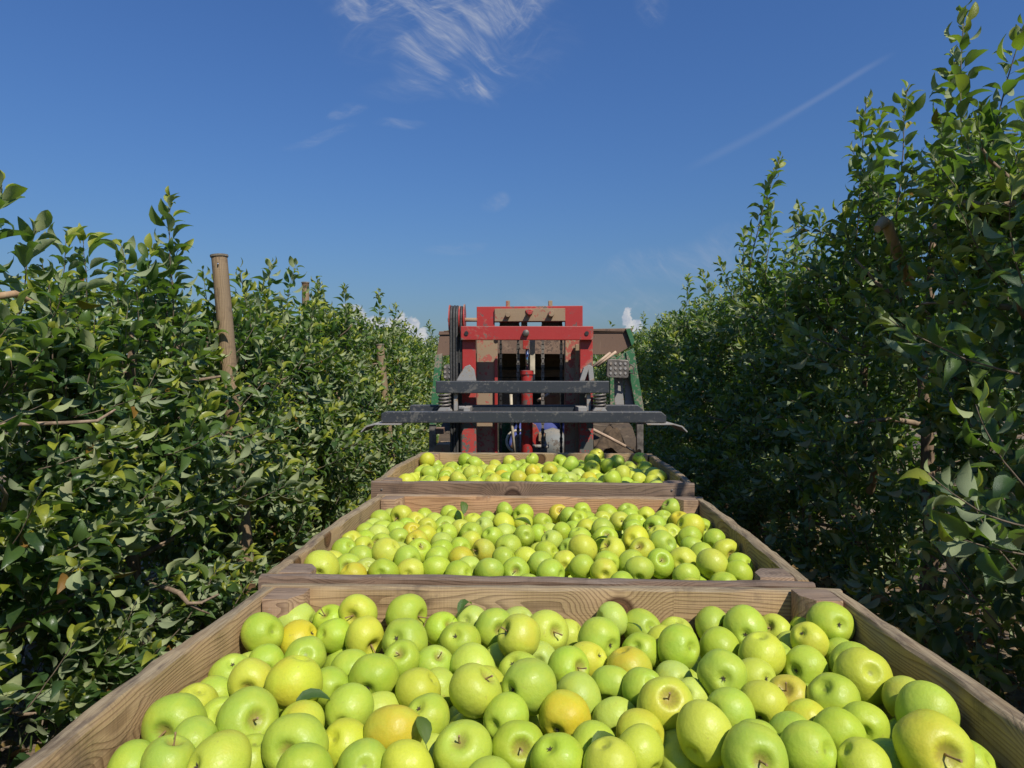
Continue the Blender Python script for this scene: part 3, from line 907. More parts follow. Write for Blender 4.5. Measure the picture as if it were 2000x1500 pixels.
REST = "-222 1195 869 32,-365 720 771 38,453 878 776 38,0 963 827 37,-486 710 767 36,87 1032 762 36,-58 871 829 39,426 996 776 38,-441 443 754 38,-219 918 768 35,397 573 823 37,12 749 784 39,-487 757 817 34,-57 466 818 33,-303 1007 810 37,193 1304 830 38,72 759 829 37,238 894 769 33,-154 505 776 36,119 703 839 37,270 621 777 38,143 1070 762 34,104 741 769 35,-312 829 778 37,433 1126 758 36,315 614 835 38,-179 1375 768 38,175 1107 838 38,444 545 879 42,512 783 871 39,-342 1029 756 35,-408 1093 828 37,-253 1262 833 41,39 626 753 36,-362 884 774 38,33 563 780 35,64 798 769 36,302 1178 776 37,-370 443 781 40,584 560 768 36,373 1297 771 36,-124 1234 761 37,377 1055 774 41,-488 568 832 39,479 1183 768 37,-308 1142 771 37,-7 1106 821 37,-296 740 776 37,-430 753 771 37,-205 716 763 35,-384 541 757 37,42 940 774 36,189 845 776 39,-204 1252 775 37,369 1343 833 40,-238 646 827 37,-26 914 770 39,309 415 770 34,-39 798 838 38,547 1356 756 33,-88 1180 828 37,339 1236 769 35,-268 1208 774 43,143 768 820 36,594 962 772 38,312 722 824 37,33 698 834 37,586 737 776 39,162 548 808 35,448 524 803 38,-361 1273 770 38,-111 1076 768 35,472 475 854 38,195 448 825 36,-410 711 828 37,131 807 766 33,5 1313 772 35,126 885 766 38,340 1363 770 33,-352 957 786 39,331 515 813 35,-198 501 841 41,477 831 827 37,577 409 782 37,582 662 770 40,-16 1177 816 36,-93 882 765 37,403 928 766 36,-104 1370 776 41,-61 1199 764 37,271 560 816 36,215 490 765 36,-220 1378 828 37,-194 1181 767 37,-134 1123 824 36,366 740 773 41,-41 720 827 36,152 633 831 38,273 475 808 37,380 624 775 36,-197 849 832 33,212 1057 777 39,-474 1043 794 37,104 423 776 36,-213 576 826 39,156 1182 771 35,-308 1383 832 35,-427 441 844 36,-226 1320 773 36,-292 973 747 36,588 811 778 39,608 1350 785 38,586 774 846 40,-486 627 882 39,144 494 849 36,-70 1370 847 40,-462 794 874 39,152 1218 834 39,-335 1072 830 39,-317 500 780 40,-115 814 773 36,-411 1006 772 41,-475 1117 762 35,561 848 840 40,-9 550 837 39,284 838 780 42,484 587 823 39,-486 797 764 34,-261 683 773 33,-348 1201 762 38,240 420 776 37,536 968 826 34,-136 819 842 37,-107 688 818 35,343 555 872 39,251 699 763 35,-357 438 854 36,-195 1309 835 35,431 1160 819 36,253 1206 823 38,155 1295 766 38,494 1252 767 34,-476 908 827 40,-422 676 765 37,-490 553 906 38,590 887 779 40,-148 1375 838 37,-30 1372 776 36,43 1083 768 33,-487 679 831 36,33 824 837 41,-275 437 763 38,7 617 813 35,420 461 772 40,489 720 835 38,-129 657 758 38,-276 1118 831 37,519 411 826 38,94 572 819 39,-466 1262 825 38,181 936 766 39,122 1151 821 34,531 608 768 37,-364 744 881 42,-101 430 781 36,414 790 828 39,236 865 836 38,319 671 772 33,174 826 852 38,371 817 772 38,-479 977 768 35,292 934 773 37,-267 617 766 37,107 839 822 37,-467 1143 830 41,9 1141 760 36,-428 1256 766 33,-239 795 821 37,441 414 828 38,590 1036 778 41,58 1130 848 39,-237 1009 772 36,-125 473 835 39,-153 618 814 37,508 541 766 37,-423 928 776 40,100 1077 816 37,-174 1041 768 37,-337 1161 836 40,520 703 771 37,394 868 817 36,-290 901 772 38,594 932 840 37,517 777 789 42,-223 433 821 35,54 869 778 38,-184 566 761 35,-388 1379 823 41,412 684 762 35,-299 826 857 41,-470 499 858 38,-324 575 777 37,-55 777 772 34,-282 1070 771 41,-44 1059 765 35,520 653 825 38,-255 885 835 37,330 1077 831 38,-186 796 767 38,-86 1252 820 37,36 441 773 38,478 632 883 37,-328 657 771 39,-219 1073 816 38,-336 618 837 40,-449 570 770 37,48 1314 824 33,141 600 766 37,-122 1163 768 36,369 416 808 38,147 970 821 36,93 923 821 37,11 894 829 35,510 926 775 38,59 502 813 40,361 670 825 36,257 672 830 39,-200 643 765 37,277 524 755 37,-63 636 766 34,-325 702 830 37,223 779 788 38,369 937 832 40,481 1356 767 36,111 1236 773 38,-16 836 777 38,-236 850 775 37,259 1364 769 35,-33 427 770 35,550 534 828 39,583 695 842 41,-420 834 778 41,-492 514 781 37,117 1299 826 35,-366 540 834 43,-101 759 825 37,-149 1305 777 41,457 1227 822 38,545 1212 771 33,-109 583 770 37,142 487 775 40,-483 865 757 34,546 1351 826 38,-291 435 832 35,221 608 832 36,-171 434 774 37,-220 482 772 36,-366 1105 773 35,-367 788 759 34,62 1181 792 40,83 1307 764 38,162 1006 763 35,292 760 763 40,-459 1381 786 41,168 753 748 36,578 488 773 38,296 987 820 36,451 940 817 37,129 674 772 39,548 1292 781 37,385 529 767 37,-424 498 800 38,329 795 831 40,-127 886 829 33,188 1362 776 39,171 420 766 35,525 688 885 33,-469 1203 781 37,-286 554 840 40,-76 1303 771 34,408 1236 772 35,90 536 755 36,25 1004 755 35,257 1060 835 36,-177 685 818 36,-35 574 773 36,472 649 765 39,-451 1330 840 35,-30 1258 778 33,167 896 828 38,190 710 807 42,511 998 771 35,301 1363 821 34,337 1117 772 34,-161 1215 819 35,-400 1289 826 34,410 1357 771 37,450 1359 827 33,200 644 765 39,106 966 766 35,-485 635 770 40,347 469 764 35,603 1106 774 34,-335 1348 774 39,58 691 766 35,-392 1225 809 33,46 1369 778 37,-173 1113 764 37,-9 677 779 37,417 715 826 37,-324 1234 822 37,606 1292 831 37,-405 783 830 36,99 1123 761 37,521 1067 772 36,-70 711 764 36,-251 956 818 37,-150 942 773 39,508 473 790 37,-267 1379 775 37,300 1309 768 35,-186 990 817 37,502 1169 836 38,522 853 775 37,-240 1130 772 34,580 454 838 36,379 1172 772 37,-423 1076 763 33,604 1215 839 37,345 1199 829 36,456 738 763 37,447 808 765 35,-137 731 770 37,219 515 836 38,-337 776 819 35,-86 496 751 38,602 1175 777 38,582 606 824 39,-41 987 772 38,-164 867 773 38,-371 1007 837 36,534 1236 835 37,-288 661 881 39,452 1064 792 38,-418 639 847 40,-410 1160 765 38,183 1121 770 34,-468 1309 772 34,-370 844 834 37,66 993 819 38,489 1298 832 41,-288 1284 768 37,116 1369 775 34,537 1138 777 39,346 885 765 38,-60 1127 776 38,-456 717 887 40,310 892 828 36,604 1247 773 37,-492 446 809 39,429 641 827 39,37 1248 765 38,76 644 815 37,200 1237 779 38,-84 940 811 39,294 1043 776 37,-254 789 755 33,-189 918 834 38,444 1296 771 36,393 489 838 37,-81 533 817 39,224 1172 770 33,-112 1006 786 39,-12 503 774 42,264 1113 783 40,582 636 894 39,271 1245 763 36,-174 756 828 37,217 571 770 37,-254 544 768 41,-483 835 819 35,-147 1052 838 40,233 1366 831 34,-405 1332 770 35,243 989 771 38,229 1302 767 36,-240 721 828 39,6 1367 837 36,351 981 770 40,479 413 764 38,437 585 765 36,-388 612 781 39,328 574 773 38,-51 650 836 37,341 418 878 36,403 1047 842 36,-46 477 886 36,-101 655 888 36,191 718 883 36,105 630 885 36,182 445 892 36,-86 594 853 36,-230 752 893 36,-406 939 848 36,-160 583 875 36,371 817 885 36,-177 440 892 36,329 485 885 36,280 725 889 36,200 566 883 36,-397 586 896 36,-238 610 885 36,283 635 892 36,236 785 881 36,27 1227 834 36,80 457 878 36,-244 440 888 36,-10 692 890 36,43 599 884 36,515 525 891 36,417 752 894 36,532 1070 851 36,126 551 892 36,-130 726 895 36,-87 775 889 36,385 615 887 36,258 526 896 36,373 690 893 36,139 768 891 36,-75 536 896 36,421 437 893 36,64 685 894 36,39 511 890 36,181 642 896 36,-313 472 895 36,467 1005 835 36,256 439 876 36,-22 759 893 36,14 457 859 36,-211 677 892 36,412 1280 843 36,535 434 893 36,-291 750 869 36,-256 510 890 36,70 798 892 36,362 1135 849 36,343 755 895 36,-308 927 844 36,82 1200 860 36,-146 513 892 36,-365 667 884 36,-405 492 893 36,-27 609 890 36,473 1111 868 36,-465 978 836 36,-428 2403 910 34,319 2463 783 35,62 1709 771 33,-446 2454 779 35,353 1517 787 38,-475 1883 784 36,14 1935 810 35,295 2064 844 36,560 2195 846 42,-98 2200 780 37,-148 2146 769 34,236 2348 775 34,-285 1800 846 36,-127 2072 832 35,149 2063 836 37,17 2240 833 39,185 2403 784 43,120 2092 776 37,144 2469 772 37,141 2375 842 37,283 1517 778 34,610 2134 787 39,-82 1537 788 36,541 1903 793 37,-127 1733 783 35,412 1631 772 39,-435 1994 837 40,24 2163 846 41,-391 1914 775 40,570 1505 790 38,-242 2372 785 41,386 1516 865 39,321 1770 775 37,486 2215 786 39,-92 2263 826 42,429 2068 832 37,-197 1733 782 36,-49 1536 851 36,-429 1724 847 41,-79 1614 849 43,190 1557 847 38,231 2031 838 38,215 1522 778 36,409 2101 776 33,260 1636 759 38,29 2193 777 37,27 1998 842 38,-83 2484 780 34,-168 2361 781 36,621 2366 793 40,39 1604 777 39,-423 1552 840 33,80 1967 795 40,582 1565 834 38,532 1679 825 40,607 2442 783 40,-89 2069 773 36,-42 1970 837 37,-38 1895 842 39,-162 2317 834 35,-122 1704 848 37,466 1726 869 38,403 1963 846 38,624 2383 868 39,253 1521 842 37,183 1625 880 39,-473 1556 776 34,249 1778 777 37,-425 1674 785 38,480 2382 848 40,-204 1541 841 33,-245 1864 828 41,597 1894 844 40,465 1716 793 40,-317 2203 836 38,-177 2122 840 37,-15 2430 849 36,-415 2346 852 43,-339 1961 781 33,465 2455 780 35,224 1986 781 38,-276 1692 842 36,343 2191 848 39,-283 1552 845 41,606 2058 785 39,334 1606 773 39,292 2017 777 40,-284 2308 782 40,-205 1623 780 36,-109 2483 845 37,569 1778 780 39,-169 2400 845 41,-287 1611 774 39,-484 1626 791 40,119 1839 779 38,-465 2063 845 36,-220 1804 782 40,523 2413 769 39,368 1793 828 39,325 2309 847 39,-54 2420 788 39,-241 2322 843 37,-34 2246 784 33,-109 1940 769 34,488 2351 780 35,91 2209 833 43,18 2290 772 37,1 1995 775 36,491 1792 779 41,-487 1679 840 34,274 2449 836 38,293 1876 833 38,-69 2001 779 36,256 2173 855 39,386 1702 779 39,494 1511 782 40,135 2258 787 34,-238 1551 780 40,173 1694 852 38,-87 2413 856 39,-239 2108 798 39,264 2283 778 35,-206 2258 839 35,295 1965 833 38,67 1589 847 40,8 2316 841 39,177 1594 786 36,595 1818 854 38,-276 2453 844 42,584 1632 784 40,478 2011 838 39,37 2119 782 39,-47 2199 832 37,354 1720 845 38,-3 1676 785 37,256 1850 777 36,421 1510 776 35,-207 2180 796 42,-131 2302 774 35,-125 1537 842 34,-456 1846 838 34,194 2292 773 38,240 1703 775 36,-175 1918 778 38,-318 1619 841 36,349 2398 777 35,256 1921 788 38,-281 2431 773 33,-374 2100 845 40,-81 1876 781 39,414 1844 791 41,341 2463 845 33,374 2115 829 33,-5 1882 775 33,110 1588 772 35,363 2033 842 40,-262 2237 796 39,141 1765 832 36,390 2456 787 38,-440 2498 835 39,381 2333 778 37,-308 2493 784 38,239 2383 832 35,150 1871 838 37,481 1589 847 40,594 1748 842 36,598 1847 782 36,128 2022 780 36,-158 2240 790 37,144 1529 794 39,-240 2045 765 35,-489 1571 843 38,154 2299 846 41,-298 1941 838 37,-36 1608 782 39,-295 2132 845 39,-126 2418 784 36,-248 2189 863 38,310 2383 839 39,427 2390 785 39,77 2288 819 40,537 2156 781 40,364 1649 827 38,114 2457 844 41,463 2045 775 35,-141 2186 839 38,21 2070 855 37,-280 1751 787 41,554 2243 785 36,345 1596 883 43,293 1630 834 38,-284 2166 776 40,525 1706 742 42,-380 2418 781 40,-164 1542 786 37,334 1843 781 38,-81 1672 789 43,100 1654 763 35,-138 2019 780 37,-319 2374 775 38,-357 1551 851 35,223 2226 789 38,514 1942 857 41,306 2136 816 37,276 2247 843 41,184 2472 828 33,231 2466 780 36,-31 1816 793 42,605 1985 782 37,-247 1618 836 36,159 2194 772 37,124 1909 785 35,-400 2465 886 35,388 1576 818 39,-462 2100 784 37,428 2275 770 40,616 2207 780 38,484 1864 786 34,32 2408 796 40,105 1525 853 33,-416 1847 784 35,-449 2305 789 40,147 2152 833 39,524 1753 834 36,179 2127 767 34,526 1580 784 40,585 1636 860 38,-4 2476 793 39,484 1644 779 38,-207 2300 780 39,-356 2189 776 37,28 1856 849 39,304 2201 785 37,-198 2475 849 40,-314 1895 782 38,-366 2021 839 36,-372 1616 786 42,336 2076 787 37,365 1881 835 36,314 1681 783 38,243 2156 781 37,264 2087 782 38,191 1930 818 36,185 1813 851 33,-28 2152 782 36,618 2282 785 40,49 1810 789 41,-165 1561 894 36,137 2336 782 36,90 2026 836 33,245 1582 805 37,211 1752 831 36,-104 1800 777 38,-172 2083 779 36,-376 2246 854 39,129 1632 827 39,504 2316 835 33,-205 2048 839 42,-345 2263 786 40,452 1572 782 36,434 2166 780 34,-228 1749 849 41,68 2361 843 38,-408 1551 777 33,-323 1682 782 42,-385 2494 779 40,230 1963 871 39,390 2277 836 35,395 1917 780 38,549 2270 849 35,-155 1671 772 35,-3 1632 842 35,-359 1808 779 38,393 2037 775 35,-159 1783 828 40,61 1884 789 36,221 1868 836 36,160 1962 764 36,-301 2273 847 35,-244 1682 781 36,482 1927 770 33,-476 1811 780 38,499 2284 777 35,-197 2429 782 35,363 2156 771 40,437 1979 781 39,450 1909 828 37,563 2115 846 41,-389 2173 838 36,-247 1924 782 36,489 2165 842 37,-327 2103 783 39,-290 1826 781 36,-34 2115 850 36,-452 2244 839 40,10 1747 791 36,442 2450 847 37,-347 2494 847 39,-371 1670 845 39,-436 1916 835 37,-59 1745 785 36,231 2312 836 39,-203 1986 790 39,309 2338 779 38,516 2449 836 39,341 2267 784 39,-18 2064 791 39,498 1866 866 38,214 2108 838 43,416 2167 847 37,443 1791 839 38,522 1528 847 35,-92 2132 810 39,282 1733 827 39,-343 2326 826 37,97 1818 844 35,-397 2130 779 37,-129 1894 837 38,556 2326 788 39,-418 1763 781 38,263 1806 847 41,590 1706 785 37,577 2012 847 40,-481 1722 783 38,355 1978 790 38,-277 1989 788 37,437 2327 823 37,-41 1938 768 36,415 1770 773 38,619 2242 847 36,-446 2383 788 38,118 1702 808 36,393 2217 801 37,170 1995 829 35,530 2057 801 41,-400 1805 838 36,167 1735 776 33,194 2057 775 40,86 2106 842 40,127 1940 847 36,171 1665 772 39,-64 2301 770 33,310 1560 825 36,538 1835 815 35,60 1661 821 38,-445 2424 850 38,-386 2346 773 35,559 2388 830 38,185 1873 773 38,440 1657 841 42,605 1917 776 33,277 2405 776 38,448 1528 834 33,-481 1777 843 35,224 1650 822 38,623 2312 851 36,325 1915 779 34,71 2473 783 37,-471 1954 784 36,98 2158 777 35,-455 2174 800 41,-92 2356 805 39,-335 2030 775 38,-89 1833 839 35,-164 1598 832 37,-355 1745 822 41,-406 1987 769 36,-363 1864 825 36,-143 1964 823 35,67 2346 772 37,68 1533 792 40,314 1516 878 35,-403 2057 787 38,-232 2490 783 37,-19 2354 782 39,-193 1674 838 42,-284 2053 819 36,-469 2031 784 35,-158 1848 786 38,-9 1537 788 40,-154 2484 786 38,-330 1551 786 37,107 2407 786 37,529 1978 787 41,-374 1952 836 35,476 2112 794 38,105 1763 770 37,168 2223 838 37,68 1749 837 40,-114 1601 780 37,77 2239 764 34,55 2043 779 38,181 1801 784 37,-417 2236 768 41,84 1977 891 36,-196 1923 844 36,451 2250 847 36,-49 1778 882 36,424 1602 896 36,-413 1617 878 36,-237 1590 896 36,-341 2422 864 36,516 1666 893 36,-27 2373 895 36,260 1595 895 36,421 2020 882 36,-253 2390 875 36,18 1538 885 36,-75 2019 872 36,-341 1800 885 36,-268 2000 864 36,37 1638 895 36,15 1791 874 36,392 2107 890 36,269 1663 893 36,418 1874 883 36,-330 1977 891 36,534 1807 894 36,29 1926 876 36,141 1566 896 36,-449 2128 856 36,326 1871 894 36,-31 1707 844 36,538 1577 887 36,-149 2266 876 36,577 1523 892 36,495 2097 867 36,271 2408 895 36,-14 2220 894 36,470 1527 896 36,591 3207 816 33,491 3398 882 39,-262 3255 821 38,-251 3428 914 39,-457 2917 819 36,34 2626 973 36,-442 2647 961 34,-426 3469 922 39,-58 3233 875 35,361 3467 891 37,-407 2725 821 38,309 3522 884 41,472 3161 822 39,-1 2630 908 39,186 2868 816 33,477 3350 823 40,580 3002 817 34,-306 3556 932 38,421 2740 950 36,-214 2935 822 39,615 2623 890 39,383 2741 887 38,463 3046 967 35,-141 3256 818 35,268 2805 887 35,-188 3552 871 36,339 3050 880 34,75 2743 870 34,45 3278 819 36,267 2747 818 35,-134 3400 824 41,308 3418 881 38,-103 3345 880 35,575 3073 821 38,606 2741 822 39,266 2620 952 42,35 3002 818 35,275 3406 818 35,-150 3193 867 38,149 2757 959 35,-124 2637 958 39,129 3044 823 40,551 3334 822 39,131 3468 931 38,460 3326 943 34,-150 2887 878 35,-447 3022 890 40,223 2750 897 39,-386 2919 823 40,400 3226 883 37,-361 3562 817 34,-181 3258 881 38,556 2738 879 39,223 2679 941 34,-255 3412 822 39,639 3074 889 39,-372 3297 883 34,-434 3366 819 36,146 2758 885 40,455 2746 880 37,557 2899 820 37,-266 3498 921 34,111 2868 822 39,-59 3116 824 41,-127 2989 820 37,-313 2900 821 38,-196 3135 890 42,-384 3022 822 39,-250 3113 821 38,658 3425 950 37,510 3100 818 35,198 2809 940 40,5 3541 820 37,192 2620 821 38,-360 3560 885 36,206 3464 942 39,-166 3073 934 33,267 2616 821 38,302 2866 884 36,64 3351 949 41,-216 3061 889 37,-176 3333 885 39,607 3313 871 40,638 3037 821 38,494 2602 959 36,405 3471 950 38,265 2676 884 38,-433 3367 947 37,-94 3412 884 34,-97 2700 817 34,186 3376 883 37,619 2700 894 40,417 3114 820 37,-334 2702 824 41,-333 2970 820 37,-135 3382 937 41,417 2809 890 39,-138 3326 821 38,139 3535 820 37,-308 2789 888 39,374 2929 937 36,93 2974 935 42,-207 3482 882 40,647 3263 824 41,599 3461 817 34,-215 2798 826 43,-129 3141 820 37,-320 3444 821 38,-213 3367 944 40,-377 3033 930 42,435 3349 883 37,16 2898 870 33,-437 3289 943 37,-125 3479 823 40,426 3299 817 34,-401 3560 945 39,-136 3161 932 37,-262 2716 885 40,619 3145 885 37,379 2811 822 39,519 3450 932 40,303 2812 823 40,-446 3062 823 40,565 3145 822 39,606 3036 943 37,557 2996 886 41,259 3368 879 33,155 2929 821 38,-450 2987 821 38,-443 3112 879 37,-36 3006 931 33,533 3464 816 33,-200 3292 819 36,494 2956 884 36,-453 2730 929 39,340 2803 901 41,243 3297 817 34,180 3239 821 38,-386 3104 823 40,354 3524 945 37,-467 2713 860 36,-287 2749 949 38,115 2897 944 40,379 2615 884 43,-12 3056 822 39,-60 2825 884 39,-314 3370 822 39,455 2692 817 34,-78 3165 881 38,95 2727 931 34,-201 2844 883 34,-398 2834 879 36,347 3087 942 38,-288 2965 922 34,-332 2860 884 37,-219 2870 944 36,382 2672 968 37,-402 2688 891 39,565 3443 874 37,58 2920 820 37,410 3375 819 36,406 3368 946 35,105 3087 879 37,-372 3366 880 34,30 2749 921 37,-448 3077 941 37,500 3518 818 35,-245 3174 945 36,-149 2926 816 33,635 2964 820 37,-78 2819 816 33,-314 3507 871 37,627 2846 906 40,-227 3557 816 33,-241 2994 880 37,-199 3221 820 37,74 3408 824 41,630 2923 895 40,402 3452 826 43,144 2991 878 38,220 3069 933 34,493 3042 890 38,325 3457 820 37,254 3303 934 36,-311 3259 879 39,290 3531 816 33,-78 3285 822 39,297 2742 886 37,27 3326 884 40,255 3473 824 40,412 3050 878 37,309 3316 885 40,604 3389 823 40,597 3472 939 43,-171 2811 934 35,398 3015 818 35,225 2617 887 37,-226 3255 946 35,532 3029 953 39,-386 2973 879 39,485 2908 821 38,335 2861 952 37,216 2742 970 36,179 3533 925 36,226 2942 820 37,-50 2630 961 36,60 3066 820 37,144 2843 891 42,48 3194 822 39,-425 3565 818 35,-218 2639 819 36,389 3031 946 35,42 2915 932 37,267 3401 935 33,-29 2705 820 37,374 2987 890 39,374 2873 890 39,484 3212 883 41,252 3231 819 36,-143 3550 818 35,471 2866 884 41,538 3208 941 40,-122 3103 884 41,117 2625 823 40,626 2774 888 37,618 2597 959 36,-320 3214 821 38,567 2842 864 37,178 2923 899 43,-246 3218 884 40,-467 2653 821 38,292 3068 821 38,562 3076 896 41,-279 3080 876 34,662 3451 885 35,-45 3303 887 39,-444 3183 871 35,-348 3102 893 43,-386 3180 822 39,-322 3063 822 39,-23 3112 887 33,-70 3480 872 36,262 2878 823 40,234 2680 819 36,508 3323 888 40,-337 2648 880 40,-106 3058 822 39,567 3517 817 34,560 3374 881 35,39 3399 890 36,220 2858 885 40,333 2928 880 33,110 3531 891 42,-295 2824 821 38,648 3282 930 40,526 3209 820 37,188 3434 825 42,158 2680 817 34,100 2977 821 38,-457 2874 893 38,363 3071 819 36,167 3111 825 42,420 3420 897 39,-375 3411 934 38,-58 3003 819 36,-102 2788 930 35,-393 2762 884 38,-26 2752 875 38,-13 2799 820 37,-463 2769 820 37,117 3468 822 39,455 2809 823 40,174 2987 946 38,-447 3143 817 34,125 3154 879 34,360 3520 824 41,-14 3321 821 38,-66 3428 821 38,81 2795 823 40,257 2924 884 39,72 2865 883 35,-375 3450 870 39,-242 3368 876 34,-468 2652 896 38,640 3110 822 39,-110 2872 821 38,303 2924 941 36,198 3252 890 36,-179 3083 825 42,101 2623 949 37,-246 2872 821 38,91 3131 822 39,-430 3435 819 36,-380 3255 824 40,-259 3489 823 40,181 3054 876 38,-335 2720 901 37,26 2683 862 39,469 2798 947 40,-375 3401 818 35,-424 3531 881 37,-79 2898 886 38,-443 3222 817 34,345 3179 885 38,298 2943 821 38,-166 2957 877 39,286 3048 937 36,86 2796 915 39,-294 3556 820 37,-3 3455 877 38,150 2624 893 40,-71 3541 824 41,517 3030 821 38,219 3315 876 34,77 2683 816 33,429 3159 883 38,-145 2696 924 33,228 2810 824 41,298 3108 883 37,176 3309 820 37,-141 2638 883 40,-266 2845 881 33,292 3342 819 36,635 2999 886 39,544 3258 886 36,342 3390 820 37,499 3278 823 40,380 3153 944 38,48 3344 816 33,252 3050 876 35,-9 2948 822 39,-117 3549 883 35,-408 2801 816 33,95 3357 877 38,296 2991 887 42,-374 3330 821 38,279 2774 951 39,-199 3364 821 38,-392 2651 824 41,-190 3507 816 33,305 2677 821 38,645 3216 887 40,515 2845 818 35,-29 2872 938 41,-254 3045 818 35,465 3102 868 34,-459 2795 889 39,42 2960 876 35,-437 3254 879 38,62 3539 950 36,457 3417 963 38,77 3021 874 37,134 3382 936 39,-319 3291 816 33,153 2806 821 38,468 3421 817 34,-444 3209 933 34,28 3006 923 33,185 3323 960 41,497 2747 821 38,-27 3482 817 34,18 3124 822 39,-174 2751 896 37,472 3166 945 39,-91 2724 954 36,33 3520 885 38,-294 2639 937 33,194 2741 824 41,143 3374 822 39,469 3513 929 42,-61 3053 884 39,444 2995 919 39,661 3507 821 38,453 3055 819 36,-333 2928 882 33,570 2801 923 37,-249 2687 952 36,333 3248 876 35,-270 2933 866 35,-26 3182 821 38,375 3253 820 37,531 3400 820 37,130 3225 889 39,450 3279 878 37,47 2623 817 34,-260 3326 820 37,-283 2896 923 37,-188 3204 924 33,508 2727 941 42,190 3179 892 38,572 3268 821 38,655 3337 819 36,-152 2747 824 41,235 3507 889 37,-253 3102 936 38,572 3196 877 34,-22 2942 907 38,624 2814 824 41,-456 2846 823 40,-337 3182 886 38,617 2669 823 40,-94 3205 821 38,546 2692 821 38,553 2789 819 36,529 2962 818 35,330 3133 821 38,66 3195 892 34,-117 2856 931 36,-278 2753 821 38,-312 3012 876 37,191 2684 878 38,574 3137 945 41,506 3099 945 38,496 2637 822 39,609 3511 872 37,640 3099 961 39,-258 3183 819 36,-11 3002 870 35,288 2700 961 37,221 3364 821 38,-178 2864 819 36,260 3129 818 35,428 2678 905 42,169 3490 871 36,431 3100 930 39,210 3174 821 38,351 3417 945 39,376 2946 824 41,407 3521 884 37,131 3266 954 39,-349 2775 823 40,-428 3501 818 35,-195 2686 882 35,550 2599 818 35,383 2675 826 43,544 2600 887 36,17 2816 888 41,427 2609 822 39,-1 3394 821 38,487 2914 943 38,390 2808 965 42,-223 2952 934 35,-164 3289 944 36,666 3511 912 34,364 3369 886 39,-35 2874 824 41,493 3266 934 36,-213 2907 886 33,-23 2633 824 41,-437 3296 819 36,236 3432 883 36,617 2598 820 37,-196 3007 822 39,-319 3140 824 41,339 2879 822 39,72 3541 817 34,134 3422 876 35,218 2989 885 38,20 3061 886 35,338 2681 906 41,468 3473 862 37,153 3194 955 38,-256 3557 880 35,-98 2634 821 38,433 3521 818 35,425 2930 883 40,-272 3148 882 37,-31 2786 940 37,339 2610 819 36,259 3004 818 35,-23 2698 940 40,188 2620 958 38,-377 3236 917 37,-136 2813 866 43,-149 3030 879 40,189 3003 820 37,301 2613 885 36,307 3275 818 35,37 2852 822 39,652 3377 885 41,-399 3157 918 37,203 3393 947 33,-363 2808 942 42,65 3073 937 36,45 3128 893 39,-134 3467 907 41,-185 3408 884 38,-312 3333 885 37,340 2744 824 41,-250 2641 884 37,140 3181 818 35,-220 2711 821 38,-192 3443 820 37,522 3143 885 41,76 3460 883 37,-361 3502 924 36,-72 2759 819 36,-267 2980 817 34,51 2677 929 35,-102 2734 882 39,647 3182 819 36,116 2688 874 38,-433 3331 883 38,-431 3404 884 37,557 2631 976 36,552 2908 898 43,-105 3221 921 33,585 2736 950 37,301 3221 932 37,-289 2644 821 38,348 2742 953 38,15 3248 890 42,106 3241 820 37,-245 3297 888 40,-113 3276 885 36,-363 2849 820 37,94 3154 940 36,417 3272 941 36,-73 3357 819 36,-297 3293 940 34,330 3007 820 37,469 2609 889 41,-90 2977 888 43,42 3477 821 38,106 3312 820 37,104 2927 875 37,-103 3031 944 39,-374 2647 946 37,313 3351 953 38,-195 3154 818 35,266 3257 882 36,-388 2898 918 41,536 3513 971 38,71 2626 883 38,43 2843 958 40,227 3139 951 40,161 3110 922 39,-159 2672 819 36,83 3279 879 36,-39 3541 896 39,382 3297 885 37,-32 3378 889 40,222 3063 816 33,389 3180 823 40,224 3115 879 38,646 3171 946 36,422 2609 951 38,660 3434 819 36,620 2669 962 37,209 3528 823 40,361 3322 821 38,-315 3453 942 37,-163 3535 940 41,281 3467 927 36,-236 2788 910 39,555 2667 913 38,150 3308 891 40,-197 2639 936 38,424 2875 944 37,373 3112 878 38,343 3281 946 40,416 2878 825 42,227 3219 951 42,628 2891 823 40,74 3425 946 36,444 3230 820 37,119 2735 819 36,266 2847 943 36,534 3511 882 40,567 3306 939 41,521 2851 939 36,415 2746 820 37,-362 3498 819 36,151 2684 943 40,-167 2993 941 37,517 3371 949 40,-317 3407 886 38,-66 2664 883 41,318 3205 821 38,267 3180 876 43,509 2798 878 41,-17 3249 820 37,497 2689 874 37,-8 3177 890 35,129 3041 928 37,343 2612 954 38,459 2980 824 41,30 2743 820 37,-80 2936 822 39,-454 2947 883 37"

def ordinal(n): return f"{n}{'th' if 10 <= n % 100 <= 20 else {1: 'st', 2: 'nd', 3: 'rd'}.get(n % 10, 'th')}"

